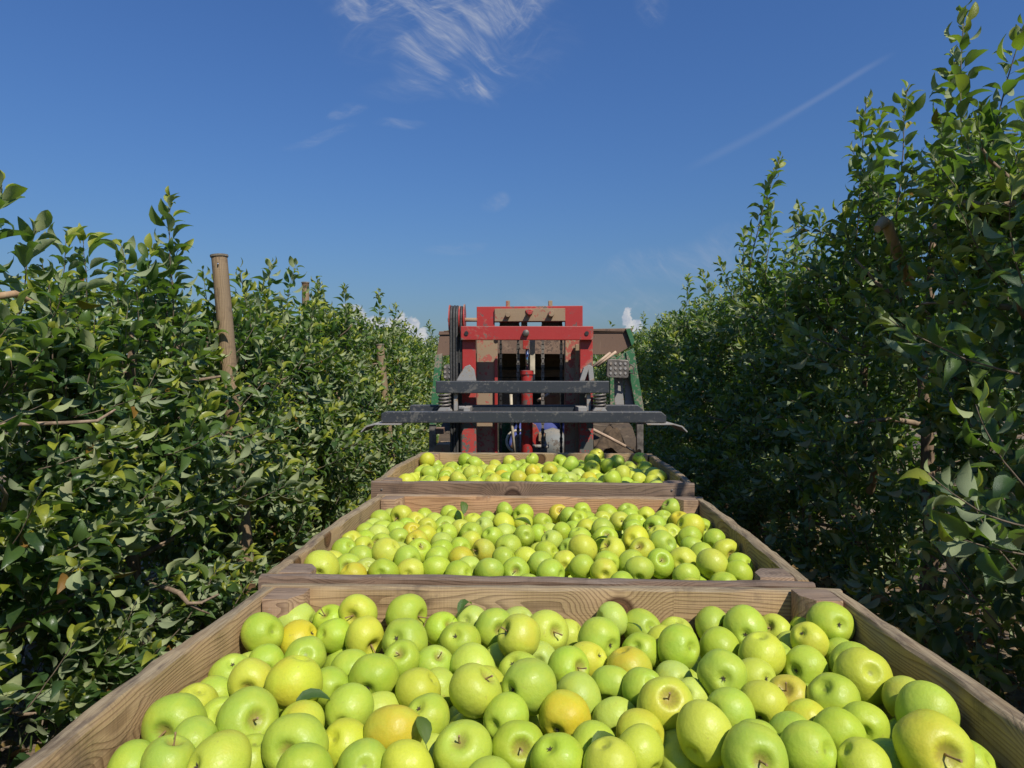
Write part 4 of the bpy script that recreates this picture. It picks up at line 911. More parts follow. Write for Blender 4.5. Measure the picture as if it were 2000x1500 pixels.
def make_apples():
    rows = []
    for ln in VIS.strip().split('\n'):
        w = ln.split(); v = [int(x) for x in w[1:]]
        rows.append(dict(b=int(w[0][0]), c=w[0][1], f=w[0][2], p=Vector(v[:3]) / 1000, r=v[3] / 10000, ax=Vector(v[4:7]).normalized()))
    names = ['nearest bin', 'middle bin', 'farthest bin']
    for b in range(3):
        mine = [a for a in rows if a['b'] == b]
        far = max(a['p'].y for a in mine); step = (.075, .085, .11)[b]
        bands = {}
        for a in mine: bands.setdefault(int((far - a['p'].y) / step), []).append(a)
        for k, key in enumerate(sorted(bands)):
            for j, a in enumerate(sorted(bands[key], key=lambda a: a['p'].x)):
                look = {'s': 'stalk showing, ', 'r': 'russet round its stalk, ', 'c': 'dark calyx showing, ', 'n': 'smooth side up, '}[a['f']]
                a['label'] = f"{APPLE_WORD[a['c']]} apple, {look}{ordinal(j + 1)} from left in {ordinal(k + 1)} row from back, {names[b]}"
    for i, a in enumerate(rows):
        me, zt, zb_ = APPLE[rnd.randrange(len(APPLE))]
        o = link('apple', me); s = a['r']
        up = a['ax'] if a['f'] != 'c' else -a['ax']
        q = Vector((0, 0, 1)).rotation_difference(up) @ Quaternion((0, 0, 1), rnd.uniform(0, 6.28))
        o.rotation_mode = 'QUATERNION'; o.rotation_quaternion = q; o.location = a['p']; o.scale = (s * 1.03,) * 3
        c = APPLE_COL[a['c']]; j = rnd.uniform(.9, 1.1)
        bl = {'o': rnd.uniform(.22, .48), 'y': rnd.uniform(.0, .28), 'r': .3}.get(a['c'], rnd.uniform(0, .08))
        o.color = (min(1, c[0] * j * rnd.uniform(.95, 1.06)), min(1, c[1] * j), c[2] * rnd.uniform(.8, 1.3), bl)
        if a['f'] == 'r' or a['c'] == 'r':
            o.material_slots[0].link = 'OBJECT'; o.material_slots[0].material = SKIN_RUSSET
        tag(o, a['label'], 'apple', 'apples heaped in the wooden bins')
        if a['f'] in 'sr' or rnd.random() < .25:
            st = link('stem', STALKS[rnd.randrange(6)], o); st.location = (0, 0, zt - .03); st.rotation_euler = (rnd.uniform(-.3, .3), rnd.uniform(-.3, .3), rnd.uniform(0, 6))
            if a['f'] not in 'sr': st.scale = (1, 1, .7)
        if a['f'] == 'c':
            cx = link('calyx', CALYCES[rnd.randrange(4)], o); cx.location = (0, 0, zb_ - .005)
    # everything below and behind, one mass
    hi = [apple_np(70 + k, 22, 16)[:2] for k in range(4)]; lo = [apple_np(80 + k, 12, 9)[:2] for k in range(3)]
    rg = np.random.default_rng(4); VV = []; QQ = []; TT = []; CC = []; base = 0
    cols = [APPLE_COL[c] for c in 'gggpyy']
    for t in REST.split(','):
        x, y, z, r = (int(v) / 1000 for v in t.split())
        b = 0 if y < 1.435 else (1 if y < 2.545 else 2)
        V, fc = (hi if z > BINS[b]['rim'] - .10 else lo)[rg.integers(3)]
        R = np.array(Quaternion(tuple(rg.normal(size=4))).normalized().to_matrix())
        VV.append((V @ R.T) * r + (x, y, z)); QQ.append(fc[0] + base); TT.append(fc[1] + base); base += len(V)
        CC.append(np.repeat([np.array(cols[rg.integers(6)]) * rg.uniform(.85, 1.1)], len(V), 0))
    o = link('apple_heap', mesh_np('apple_heap', np.concatenate(VV), [np.concatenate(QQ), np.concatenate(TT)], SKIN_HEAP, True, np.concatenate(CC)))
    tag(o, 'the many further green apples lying beneath and behind in the bins', 'apples', None, 'stuff')
make_apples()

# ------------------------------------------------------------------ forklift at the end of the trailer
def make_forklift():
    root = empty('forklift', (.15, 4.6, 0))
    tag(root, 'old red and green orchard forklift with dusty mast and black clamp bars', 'forklift')
    inv = Matrix.Translation(-Vector(root.location))
    def fin(mb, name, m, parent=None, sm=None):
        mb.bm.transform(inv) if parent is None else mb.bm.transform(inv)
        return mb.build(name, m, parent or root, sm)
    def rect(x0, x1, y0, y1, d, depth, bevel=.004, mb=None):
        mb = mb or MB(); a, b = P(x0, y0, d), P(x1, y1, d)
        return mb.prism([(a.x, d, a.z), (b.x, d, a.z), (b.x, d, b.z), (a.x, d, b.z)], (0, 1, 0), depth, bevel)
    def poly(px, d, depth, bevel=.003, mb=None):
        return (mb or MB()).prism([P(x, y, d) for x, y in px], (0, 1, 0), depth, bevel)
    def pipe(px, r, n=8, mb=None): return (mb or MB()).tube([P(*p) for p in px], r, n)
    def zpx(z, d): return HOR - (z - EYE) / d * F
    # --- outer sliding frame (red) : two uprights below the crossbar, each running on down behind the bins
    for x0, x1 in ((903, 929), (1133, 1158)):
        fin(rect(x0, x1, 664, 752, 4.20, .07), 'mast_upright', RED)
        fin(rect(x0 - 1, x1 + 1, 752, zpx(.25, 4.21), 4.212, .07), 'mast_upright', BARE)
    cb = MB(); rect(900, 1159, 637, 664, 4.155, .04, .004, cb)
    o = fin(cb, 'crossbar', RED)
    for x in (911, 1146):
        mb = MB().lathe([(.013, -.004), (.013, .03)], P(x, 651, 4.153), (0, 1, 0), 16); fin(mb, 'bolt_hole', DARK)
    mb = MB().lathe([(.017, 0), (.020, .004), (.020, .028), (.012, .034)][::-1], P(1027, 651, 4.158), (0, -1, 0), 14); fin(mb, 'bolt', IRON, None, 40)
    # --- inner mast rails, dusty, with red showing
    for x0, x1, e0, e1 in ((931, 972, 929, 933), (1104, 1137, 1128, 1136)):
        fin(rect(x0, x1, 640, zpx(.22, 4.36), 4.36, .10), 'mast_rail', RED_DUSTY)
    fin(rect(1124, 1133, 672, zpx(.22, 4.30), 4.315, .03), 'rail_lip', TAN)
    fin(rect(966, 972, 700, zpx(.22, 4.33), 4.335, .02), 'rail_lip', RED)
    # --- header plate
    fin(poly([(931, 599), (1138, 597), (1138, 640), (1104, 640), (1104, 628), (966, 629), (966, 640), (931, 640)], 4.30, .045), 'header_plate', RED)
    fin(poly([(966, 603), (1104, 602), (1104, 627), (966, 628)], 4.284, .014), 'dust_plate', TAN)
    for x, y, r in ((992, 616, .016), (1076, 614, .019), (1034, 611, .017)):
        mb = MB().lathe([(r * .9, .05), (r, .045), (r, 0)], P(x, y, 4.285), (0, -1, 0), 14); fin(mb, 'bolt', TAN if r != .017 else RED, None, 40)
    fin(poly([(1026, 606), (1034, 604), (1042, 606), (1040, 613), (1034, 619), (1028, 613)], 4.276, .009), 'gusset', RED)
    for x in (992, 1075):
        fin(rect(x - 4, x + 4, 587, 600, 4.31, .03), 'lug', TAN)
    # --- sheaves and chains
    for cx in (995, 1078):
        mb = MB().lathe([(.02, 0), (.062, 0), (.07, .006), (.058, .014), (.058, .026), (.07, .034), (.062, .04), (.02, .04)], P(cx, 622, 4.36), (0, 1, 0), 26)
        fin(mb, 'pulley', DARK, None, 40)
    for cx, m, w in ((978, DARK, 6), (1012, IRON, 7), (1060, IRON, 7), (1096, DARK, 6)):
        mb = MB(); c = P(cx, 650, 4.385); z = P(cx, 632, 4.385).z; k = 0; hw = w / 2 * 4.385 / F
        while z > .3:
            ww = hw if k % 2 else hw * .72; h = .036
            pts = [Vector((c.x + sx * ww * q, c.y - .012, z - h / 2 + t)) for sx, q, t in ((-1, .7, 0), (1, .7, 0), (1, 1, .008), (1, .78, h / 2), (1, 1, h - .008), (1, .7, h), (-1, .7, h), (-1, 1, h - .008), (-1, .78, h / 2), (-1, 1, .008))]
            mb.prism(pts, (0, 1, 0), .024 if k % 2 else .014); z -= .030; k += 1
        fin(mb, 'chain', m)
    # --- lift cylinder
    b0 = P(1029, 740, 4.33)
    def zc(py): return P(1029, py, 4.33).z
    cyl = MB().lathe([(.035, 0), (.037, .005), (.037, zc(732) - .3), (.043, zc(732) - .298), (.043, zc(724) - .3), (.03, zc(723) - .3)], (b0.x, 4.33, .3), (0, 0, 1), 24)
    fin(cyl, 'lift_cylinder', RED_CHIPPED, None, 40)
    fin(MB().tube([(b0.x + .003, 4.33, zc(724)), (b0.x + .003, 4.33, zc(682))], .0115, 14), 'piston_rod', STEEL)
    fin(rect(1021, 1033, 664, 682, 4.315, .03), 'rod_head', RED)
    fin(rect(1035, 1045, 640, 742, 4.42, .03), 'guide_bar', PALE)
    fin(rect(1018, 1030, 628, 640, 4.37, .03), 'guide_head', IRON)
    # --- hose reel and hoses
    rc = P(895, 631, 4.30)
    x0 = P(878, 0, 4.30).x; x1 = P(910, 0, 4.30).x
    fin(MB().tube([(x0 - .01, 4.30, rc.z + .02), (P(932, 0, 4.3).x, 4.30, rc.z + .02)], .013, 12), 'reel_shaft', TAN)
    for x, R_ in ((x0, .094), (x0 + .062, .088), (x1 - .012, .098)):
        mb = MB().lathe([(.02, 0), (R_, 0), (R_, .008), (.02, .008)], (x, 4.30, rc.z + .02), (1, 0, 0), 36); fin(mb, 'reel_disc', RED, None, 40)
    for k, (xx, R_) in enumerate(((.016, .082), (.034, .084), (.051, .083), (.079, .079))):
        x = x0 + xx; path = [(x + .008, 4.30 - R_ + .01, .3), (x + .004, 4.30 - R_ + .003, .9), (x, 4.30 - R_, rc.z - .2)]
        for j in range(13):
            a = math.pi - j * math.pi / 12; path.append((x, 4.30 + R_ * math.cos(a), rc.z + .02 + R_ * math.sin(a)))
        path += [(x + .003, 4.30 + R_, rc.z - .25), (x + .01, 4.30 + R_ - .01, .3)]
        fin(MB().tube(path, .0088, 8), 'hose', RUBBER)
    # --- carriage: upper bar, lower bars, springs, gussets, end plates
    fin(rect(851, 1190, 744, 768, 4.06, .075, .006), 'upper_bar', BLACK)
    fin(poly([(803, 791), (1246, 791), (1256, 799), (1256, 806), (800, 806), (800, 794)], 4.13, .07, .005), 'rear_bar', BLACK)
    fin(poly([(752, 804), (1292, 804), (1302, 812), (1302, 826), (744, 826), (744, 808)], 3.84, .075, .006), 'front_bar', BLACK)
    for x0_, x1_ in ((905, 918), (1130, 1147)):
        a, b = P(x0_, 802, 3.9), P(x1_, 802, 3.9)
        MBx = MB(); MBx.box(((a.x + b.x) / 2, 4.03, a.z + .004), (b.x - a.x, .24, .03), bevel=.003); fin(MBx, 'bar_link', GREY)
    for cx in (868, 1172):
        c = P(cx, 788, 4.05); pts = []; n = 96
        z0, z1 = P(0, 803, 4.05).z, P(0, 770, 4.05).z
        for j in range(n + 1):
            t = j / n; a = t * 2 * math.pi * 5; pts.append((c.x + .033 * math.cos(a), 4.06 + .033 * math.sin(a), z0 + (z1 - z0) * t))
        fin(MB().tube(pts, .0065, 7), 'spring', IRON)
        s = 1 if cx < 1000 else -1
        fin(rect(cx + s * 22 - 4, cx + s * 22 + 4, 768, 803, 4.09, .03), 'spring_stay', GREY)
        fin(poly([(cx - 14, 803), (cx + 14, 803), (cx + 9, 796), (cx - 9, 796)], 4.02, .08, .002), 'spring_seat', GREY)
        mb = MB().lathe([(.02, .015), (.023, .01), (.023, 0)], P(cx + s * 34, 798, 4.06), (0, 0, 1), 6); fin(mb, 'nut', GREY)
    fin(poly([(891, 744), (930, 744), (926, 722), (917, 712), (908, 716), (898, 731)], 4.125, .05), 'gusset', GREY)
    fin(poly([(1132, 744), (1140, 718), (1150, 712), (1158, 716), (1161, 744), (1151, 744), (1149, 724), (1142, 744)], 4.125, .05), 'gusset', GREY)
    for s, e in ((-1, 744), (1, 1302)):
        e0 = P(e, 827, 3.9); w0, w1 = e0.x - s * .13, e0.x + s * .022; tip = e0.x + s * .095
        mb = MB(); z = e0.z + .004; y0, y1 = 3.80, 4.10
        prof = [(w0, z), (w1, z), (w1 + s * .045, z - .012), (tip, z - .042), (tip - s * .003, z - .049), (w1 + s * .04, z - .019), (w1 - s * .004, z - .007), (w0, z - .007)]
        mb.prism([(x, y0, zz) for x, zz in prof], (0, 1, 0), y1 - y0, .0015); fin(mb, 'clamp_plate', GREY)
    # --- canopy: rusty rear beam with a lip, roof sheet, green corner posts
    dC = 5.0
    fin(poly([(858, 647), (1235, 641), (1235, 648), (856, 654)], dC, .045), 'roof_lip', RUST)
    mb = MB(); a = [P(859, 654, dC + .01), P(1226, 648, dC + .01), P(1232, 676, dC + .01), P(1204, 693, dC + .01), P(1150, 692, dC + .01), P(900, 690, dC + .01), P(852, 697, dC + .01)]
    mb.prism(a, (0, 1, 0), .012, .002); fin(mb, 'roof_beam', RUST)
    rz_ = P(0, 646, dC).z
    mb = MB(); mb.box((.19, 5.65, rz_ - .005), (1.38, 1.3, .012), bevel=.002); fin(mb, 'roof_sheet', RUST)
    fin(poly([(1222, 642), (1231, 641), (1240, 668), (1234, 676)], dC - .02, .05), 'roof_corner', GREEN)
    for q, lo in (([(850, 694), (864, 690), (859, 760), (852, 830), (838, 830)], [(838, 830), (851, 830), (850, 900), (836, 900)]),
                  ([(1222, 688), (1238, 680), (1259, 806), (1259, 826), (1244, 826), (1240, 790)], [(1244, 826), (1257, 826), (1257, 900), (1246, 900)])):
        fin(poly(q, dC - .015, .06), 'canopy_post', GREEN)
        lo2 = [lo[0], lo[1], (lo[2][0], zpx(.35, dC)), (lo[3][0], zpx(.35, dC))]
        fin(poly(lo2, dC - .005, .05), 'canopy_post', IRON)
    fin(poly([(1200, 700), (1224, 686), (1239, 770), (1222, 726)], dC - .002, .012), 'bracket', GREEN)
    for x, y in ((-.52, 6.25), (.92, 6.25)):
        fin(MB().box((x, y, (rz_ + .6) / 2), (.05, .05, rz_ - .65), bevel=.004), 'canopy_post', GREEN)
    # panel beside the right post: two grey sheets with a seam
    fin(poly([(1198, 702), (1217, 702), (1219, 794), (1201, 794)], 5.06, .01), 'side_sheet', GREY)
    fin(poly([(1218, 700), (1234, 696), (1245, 794), (1221, 794)], 5.055, .01), 'side_sheet', GREY)
    # crossmembers seen through the mast: planks and a sheet behind
    fin(rect(960, 1110, 684, 703, 5.3, .03), 'rear_plank', RUST)
    fin(rect(965, 1110, 722, 736, 5.32, .03), 'rear_plank', WOOD_C)
    fin(rect(965, 1012, 738, 790, 5.34, .03), 'rear_plank', WOOD_C)
    # two rods leaning under the roof, a long stick below
    fin(pipe([(1158, 716, 4.95), (1192, 689, 4.98)], .010), 'rod', STICK); fin(pipe([(1166, 715, 4.96), (1203, 687, 4.99)], .010), 'rod', STICK)
    fin(pipe([(1158, 839, 4.7), (1190, 855, 4.72), (1222, 872, 4.72)], .011), 'rod', STICK); fin(pipe([(1222, 872, 4.72), (1242, 884, 4.72)], .006), 'rod', DARK)
    # work lamps
    for cx, cy, w, h, tilt in ((1207, 720, 43, 36, -.06), (874, 727, 16, 30, 0)):
        r_ = .012; d = 4.93
        c = P(cx, cy, d); W_, H_ = w * d / F, h * d / F
        pts = []
        for sx, sz, a0 in ((1, 1, 0), (-1, 1, 90), (-1, -1, 180), (1, -1, 270)):
            for q in range(5):
                a = math.radians(a0 + q * 22.5); x = sx * (W_ / 2 - .02) + .02 * math.cos(a); z = sz * (H_ / 2 - .02) + .02 * math.sin(a)
                pts.append(c + Vector((x * math.cos(tilt) - z * math.sin(tilt), 0, x * math.sin(tilt) + z * math.cos(tilt))))
        lamp = fin(MB().prism(pts, (0, 1, 0), .04, .005), 'work_lamp', IRON)
        mb = MB()
        for ix in range(4 if w > 20 else 2):
            for iz in range(3):
                x = (ix - (1.5 if w > 20 else .5)) * .035; z = (iz - 1) * .035
                mb.lathe([(.011, 0), (.009, .004)], c + Vector((x, -.001, z)), (0, -1, 0), 8)
        mb.bm.transform(inv); mb.build('lens', GREY, lamp)
    fin(pipe([(1229, 712, 4.95), (1237, 714, 4.95), (1238, 730, 4.95), (1229, 728, 4.95)], .006), 'lamp_bracket', IRON)
    # --- lower machinery between the rails
    g = MB(); c = P(1072, 872, 4.9)
    g.lathe([(.02, -.12), (.09, -.11), (.12, -.05), (.125, .06), (.09, .12), (.03, .13)], c, (1, 0, .25), 22); fin(g, 'gear_casing', ENGINE, None, 40)
    g = MB(); g.lathe([(.03, -.06), (.10, -.05), (.11, .05), (.03, .06)], P(1022, 876, 4.95), (1, .2, 0), 20); fin(g, 'gear_casing', ENGINE, None, 40)
    wheel = [(P(1012, 862, 5.0) + Vector((.085 * math.cos(a), .05 * math.sin(a), .085 * math.sin(a) * .9))) for a in [k * 2 * math.pi / 28 for k in range(29)]]
    fin(MB().tube(wheel, .010, 8, False), 'steering_wheel', PALE)
    fin(poly([(1040, 826), (1047, 830), (1053, 842), (1055, 858), (1062, 862), (1060, 870), (1046, 872), (1040, 862)], 4.55, .03), 'control_bracket', RED)
    fin(poly([(1052, 846), (1066, 846), (1066, 862), (1062, 862), (1062, 872), (1056, 872), (1056, 862), (1052, 862)], 4.52, .03), 'control_valve', TAN)
    fin(pipe([(1040, 872, 4.5), (1072, 872, 4.5)], .012), 'control_bar', GREY)
    fin(pipe([(998, 770, 4.6), (1000, 830, 4.6), (1005, 884, 4.6)], .010), 'lever', PALE)
    fin(pipe([(1050, 783, 4.55), (1072, 769, 4.6)], .009), 'lever', STICK)
    fin(rect(850, 866, 836, 848, 5.0, .1), 'step_bracket', RUST)
    fin(poly([(846, 882), (852, 868), (876, 868), (882, 874), (882, 890), (846, 890)], 4.9, .25), 'step_plate', TAN)
    # wheels, mudguards, chassis, hood, seat
    for x in (.80, -.40):
        c = (x, 5.72, .49)
        t = fin(MB().lathe([(.26, -.13), (.40, -.15), (.485, -.13), (.515, -.06), (.515, .06), (.485, .13), (.40, .15), (.26, .13)], c, (1, 0, 0), 44), 'wheel', TYRE, None, 40)
        mb = MB()
        for k in range(22):
            a = k * 2 * math.pi / 22
            for s in (-1, 1):
                R = Matrix.Rotation(a + s * .07, 4, 'X') @ Matrix.Rotation(s * .5, 4, 'Z')
                mb.box(Vector(c) + R @ Vector((0, 0, .522)) + Vector((s * .07, 0, 0)), (.13, .04, .04), R, .004)
        mb.bm.transform(inv); mb.build('tread', TYRE, t)
        mb = MB().lathe([(.05, -.08), (.25, -.10), (.27, 0), (.25, .10), (.05, .08)], c, (1, 0, 0), 30); mb.bm.transform(inv); mb.build('rim', GREEN, t, 40)
        mb = MB(); pr = [(5.72 + (.54 + t_) * math.cos(a), .48 + (.54 + t_) * math.sin(a)) for t_, rng_ in ((0, range(0, 9)), (.012, range(8, -1, -1))) for a in [math.radians(20 + 17.5 * q) for q in rng_]]
        mb.prism([(x - .18, y, z) for y, z in pr], (1, 0, 0), .36); fin(mb, 'mudguard', MUDDY)
    for x in (.70, -.32):
        c = (x, 7.2, .36)
        t = fin(MB().lathe([(.18, -.09), (.30, -.10), (.355, -.05), (.355, .05), (.30, .10), (.18, .09)], c, (1, 0, 0), 32), 'wheel', TYRE, None, 40)
        mb = MB().lathe([(.04, -.06), (.18, -.07), (.18, .07), (.04, .06)], c, (1, 0, 0), 24); mb.bm.transform(inv); mb.build('rim', GREEN, t, 40)
    fin(MB().box((.17, 5.75, .52), (.62, 2.6, .28), bevel=.02), 'chassis', DARK)
    fin(MB().box((.17, 6.95, .95), (.60, 1.15, .55), bevel=.06), 'hood', GREEN)
    fin(MB().tube([(-.40, 5.72, .49), (.80, 5.72, .49)], .07, 14), 'axle', IRON)
    fin(MB().tube([(-.32, 7.2, .36), (.70, 7.2, .36)], .05, 12), 'axle', IRON)
    s = fin(MB().box((.20, 5.62, .62), (.46, .44, .10), bevel=.03), 'seat', DARK)
    fin(rect(925, 1150, 690, 800, 6.3, .06), 'dark_backing', DARK)  # added black sheet: hides the bright sky, stands for the dark cab interior
    fin(rect(975, 1100, 700, 716, 6.2, .03), 'dash_rail', RUST)
    fin(MB().box((.20, 5.86, .90), (.44, .09, .40), bevel=.03), 'backrest', DARK)
    fin(MB().box((.12, 4.42, .20), (.62, .12, .12), bevel=.01), 'mast_foot', BLACK)
    # crumpled muddy sacking on the mudguard at the right
    mb = MB(); r_ = random.Random(8)
    rgx = np.random.default_rng(2)
    n = 22; X, Y = np.meshgrid(np.linspace(0, 1, n), np.linspace(0, 1, n)); A = P(1163, 884, 5.0); B = P(1240, 884, 5.25)
    Z = .22 * np.exp(-((X - .35) / .28) ** 2 - ((Y - .5) / .4) ** 2) + .04 * np.sin(9 * X + 5 * Y) + .03 * np.sin(17 * Y - 11 * X) + rgx.normal(0, .004, X.shape)
    V = np.c_[(A.x + X * (B.x - A.x)).ravel(), (4.98 + Y * .3).ravel(), (A.z - .03 + Z).ravel()] - np.array(root.location)
    a = np.arange(n * n).reshape(n, n); Q = np.stack([a[:-1, :-1], a[:-1, 1:], a[1:, 1:], a[1:, :-1]], -1).reshape(-1, 4)
    link('sacking', mesh_np('sacking', V, Q, STICK_SACK), root)
    return root
MUDDY = worn_paint('mud_caked_guard', (.055, .04, .028), (.03, .022, .018), (.10, .07, .045), .85, .4, .4)
STICK_SACK = plain('muddy_sacking', (.075, .05, .03), .95, var=.45, scale=25)
make_forklift()

# ------------------------------------------------------------------ driver
def make_driver():
    skin = plain('brown_skin', (.24, .125, .075), .55, var=.1); shirt = plain('blue_shirt', (.075, .095, .30), .9, var=.15); trou = plain('dark_trousers', (.03, .035, .06), .9); hairm = plain('dark_hair', (.02, .015, .012), .8)
    root = empty('person', (.20, 5.60, .67))
    tag(root, 'person in a blue shirt sitting at the controls behind the mast', 'person')
    J = [((0, 0, .08), .13), ((0, -.02, .22), .125), ((.04, -.06, .34), .14), ((.08, -.10, .44), .10), ((.11, -.13, .50), .055), ((.12, -.155, .555), .075), ((.12, -.165, .63), .092), ((.12, -.15, .69), .07),
         ((.24, -.08, .40), .062), ((.27, -.22, .20), .052), ((.14, -.42, .17), .037), ((.09, -.50, .18), .032),
         ((-.10, -.10, .40), .062), ((-.19, -.22, .20), .052), ((-.10, -.42, .16), .037), ((-.05, -.50, .17), .032),
         ((.10, -.02, .06), .09), ((.14, -.40, .06), .072), ((.15, -.44, -.34), .05), ((.15, -.54, -.37), .04),
         ((-.10, -.02, .06), .09), ((-.14, -.40, .06), .072), ((-.15, -.44, -.34), .05), ((-.15, -.54, -.37), .04)]
    E = [(0, 1), (1, 2), (2, 3), (3, 4), (4, 5), (5, 6), (6, 7), (2, 8), (8, 9), (9, 10), (10, 11), (2, 12), (12, 13), (13, 14), (14, 15), (0, 16), (16, 17), (17, 18), (18, 19), (0, 20), (20, 21), (21, 22), (22, 23)]
    for base, s in ((11, 1), (15, -1)):
        h = Vector(J[base][0])
        for k in range(4):
            n = len(J); o = Vector(((k - 1.5) * .019, -.035, .008))
            L = (.030, .034, .032, .026)[k]
            J += [(tuple(h + o), .0095), (tuple(h + o + Vector((0, -L * .8, -.012))), .0085), (tuple(h + o + Vector((0, -L * .9, -.045))), .0075)]
            E += [(base, n), (n, n + 1), (n + 1, n + 2)]
        n = len(J); J += [(tuple(h + Vector((-s * .03, -.012, -.005))), .011), (tuple(h + Vector((-s * .042, -.04, -.025))), .009)]; E += [(base, n), (n, n + 1)]
    me = bpy.data.meshes.new('body'); me.from_pydata([j[0] for j in J], E, [])
    tmp = bpy.data.objects.new('body', me); COL.objects.link(tmp)
    sk = tmp.modifiers.new('skin', 'SKIN'); sv = me.skin_vertices[0].data
    for i, j in enumerate(J): sv[i].radius = (j[1], j[1]); sv[i].use_root = (i == 0)
    ss_ = tmp.modifiers.new('sub', 'SUBSURF'); ss_.levels = ss_.render_levels = 2
    dg = bpy.context.evaluated_depsgraph_get(); bm_ = bpy.data.meshes.new_from_object(tmp.evaluated_get(dg))
    bpy.data.objects.remove(tmp)
    bm_.materials.clear()
    for m in (skin, shirt, trou): bm_.materials.append(m)
    for p in bm_.polygons:
        c = p.center; p.use_smooth = True
        arm = (Vector((c.x, c.y)) - Vector((.05, -.06))).length
        if c.z > .475: i = 0
        elif c.z > .13 and c.y > -.27: i = 1
        elif c.y < -.27 and c.z > .12: i = 0
        else: i = 2
        p.material_index = i
    link('body', bm_, root)
    mb = MB(); hc = Vector((.12, -.160, .64))
    bmesh.ops.create_uvsphere(mb.bm, u_segments=18, v_segments=12, radius=1.0, matrix=Matrix.Translation(hc + Vector((0, .012, .030))) @ Matrix.Diagonal((.098, .108, .088, 1)))
    bmesh.ops.delete(mb.bm, geom=[v for v in mb.bm.verts if v.co.z < .645 and v.co.y < -.20], context='VERTS')
    mb.build('hair', hairm, root, 60)
    mb = MB(); mb.prism([hc + Vector((-.014, -.088, -.02)), hc + Vector((.014, -.088, -.02)), hc + Vector((.005, -.092, .03)), hc + Vector((-.005, -.092, .03))], (0, -1, -.2), .024, .004); mb.build('nose', skin, root)
    for s in (-1, 1):
        MB().lathe([(.004, 0), (.012, .004), (.014, .010)], hc + Vector((s * .034, -.088, .018)), (0, -1, 0), 10).build('eye', hairm, root)
        mb = MB(); mb.box(hc + Vector((s * .094, .005, 0)), (.016, .03, .055), bevel=.006); mb.build('ear', skin, root)
    MB().box(hc + Vector((0, -.088, -.045)), (.045, .012, .010), bevel=.003).build('mouth', plain('lips', (.22, .08, .06), .6), root)
make_driver()

# ------------------------------------------------------------------ wooden trellis posts in the left row
def make_post(top, base, r, label):
    a, b = Vector(base), Vector(top); rg = random.Random(int(r * 1e5))
    root = empty('trellis_post', (a.x, a.y, 0)); tag(root, label, 'post', 'round wooden trellis posts in the left row')
    L = (b - a).length; mb = MB()
    path = []; rr = []
    for i in range(15):
        t = i / 14; path.append((0, 0, L * t)); rr.append(r * (1.05 - .1 * t) * (1 + rg.uniform(-.012, .012)))
    path.append((0, 0, L + .006)); rr.append(r * .9)
    mb.tube(path, rr, 18); o = mb.build('shaft', POST_M, root, 45)
    # grain material runs along local x: turn the mesh
    o.data.transform(Matrix.Rotation(math.radians(90), 4, 'Y')); q = (b - a).to_track_quat('Z', 'Y')
    o.rotation_euler = (q.to_matrix() @ Matrix.Rotation(math.radians(-90), 3, 'Y')).to_euler(); o.location = (0, 0, a.z)
    mb = MB().lathe([(r * .55, 0), (r * 1.07, .001), (r * 1.07, .012), (r * .6, .014)], b + (b - a).normalized() * -.002 - Vector((a.x, a.y, 0)), b - a, 18)
    mb.build('cap', GREYWOOD, root, 40)
    mb = MB().tube([b + (a - b).normalized() * .04 - Vector((a.x, a.y, 0)) + Vector((.2 * r, -r * 1.02, 0)), b + (a - b).normalized() * .055 - Vector((a.x, a.y, 0)) + Vector((.2 * r, -r * 1.08, 0))], .004, 6)
    mb.build('nail', STEEL, root)
POST_M = POSTW
GREYWOOD = plain('weathered_cap', (.20, .165, .12), .9, var=.35, scale=60)
make_post(P(429, 502, 3.75), (P(492, 1100, 3.75).x, 3.75, -.05), .044, 'thick leaning wooden post, tallest of the posts, standing out of the left tree row')
make_post(P(742, 674, 7.35), (P(773, 950, 7.35).x, 7.35, -.05), .044, 'short leaning wooden post farther along the left row, near the forklift')
make_post(P(597, 553, 7.6), (P(603, 800, 7.6).x, 7.6, -.05), .042, 'slim distant wooden post whose top just shows among leafy shoots')

# ------------------------------------------------------------------ apple leaves, shoots, trees
def leaf_template(seed):
    r = random.Random(seed); L = 1.0; hw = r.uniform(.225, .285); fold = r.uniform(.30, .95); curl = r.uniform(.35, 1.25); wave = r.uniform(.03, .10)
    st = [(0, .10), (.09, .52), (.26, .92), (.46, 1.0), (.67, .77), (.86, .36), (1.0, .02)]
    V = []; tw = r.uniform(-.4, .4); bow = r.uniform(-.06, .06)
    ang = r.uniform(.0, .35); y = 0.0; z = 0.0; pt = 0
    for i, (t, w) in enumerate(st):
        a_ = ang - curl * 1.5 * t * t; y += (t - pt) * math.cos(a_); z += (t - pt) * math.sin(a_); pt = t
        e = hw * w
        for s in (-1, 0, 1):
            lift = fold * e * .8 * abs(s) + wave * hw * math.sin(i * 2.1 + s * 1.3 + seed) * abs(s)
            x = s * e * (1 - .22 * fold) + bow * t * t
            V.append((x * math.cos(tw * t) - lift * math.sin(tw * t), y + .22, z + lift * math.cos(tw * t) + x * math.sin(tw * t)))
    Q = []
    for i in range(6):
        for k in range(2): Q.append((i * 3 + k, i * 3 + k + 1, i * 3 + 4 + k, i * 3 + 3 + k))
    n = len(V); V += [(-.012, 0, .0), (.012, 0, .0), (.012, .24, .004), (-.012, .24, .004)]; Q.append((n, n + 1, n + 2, n + 3))
    return np.array(V), np.array(Q)
LT = [leaf_template(k) for k in range(6)]; LN = len(LT[0][0])
TINTS = [(.050, .104, .030), (.064, .122, .032), (.038, .084, .032), (.082, .142, .034), (.125, .180, .036), (.32, .34, .036), (.38, .32, .02), (.28, .13, .03)]
LEAF_ME = {}
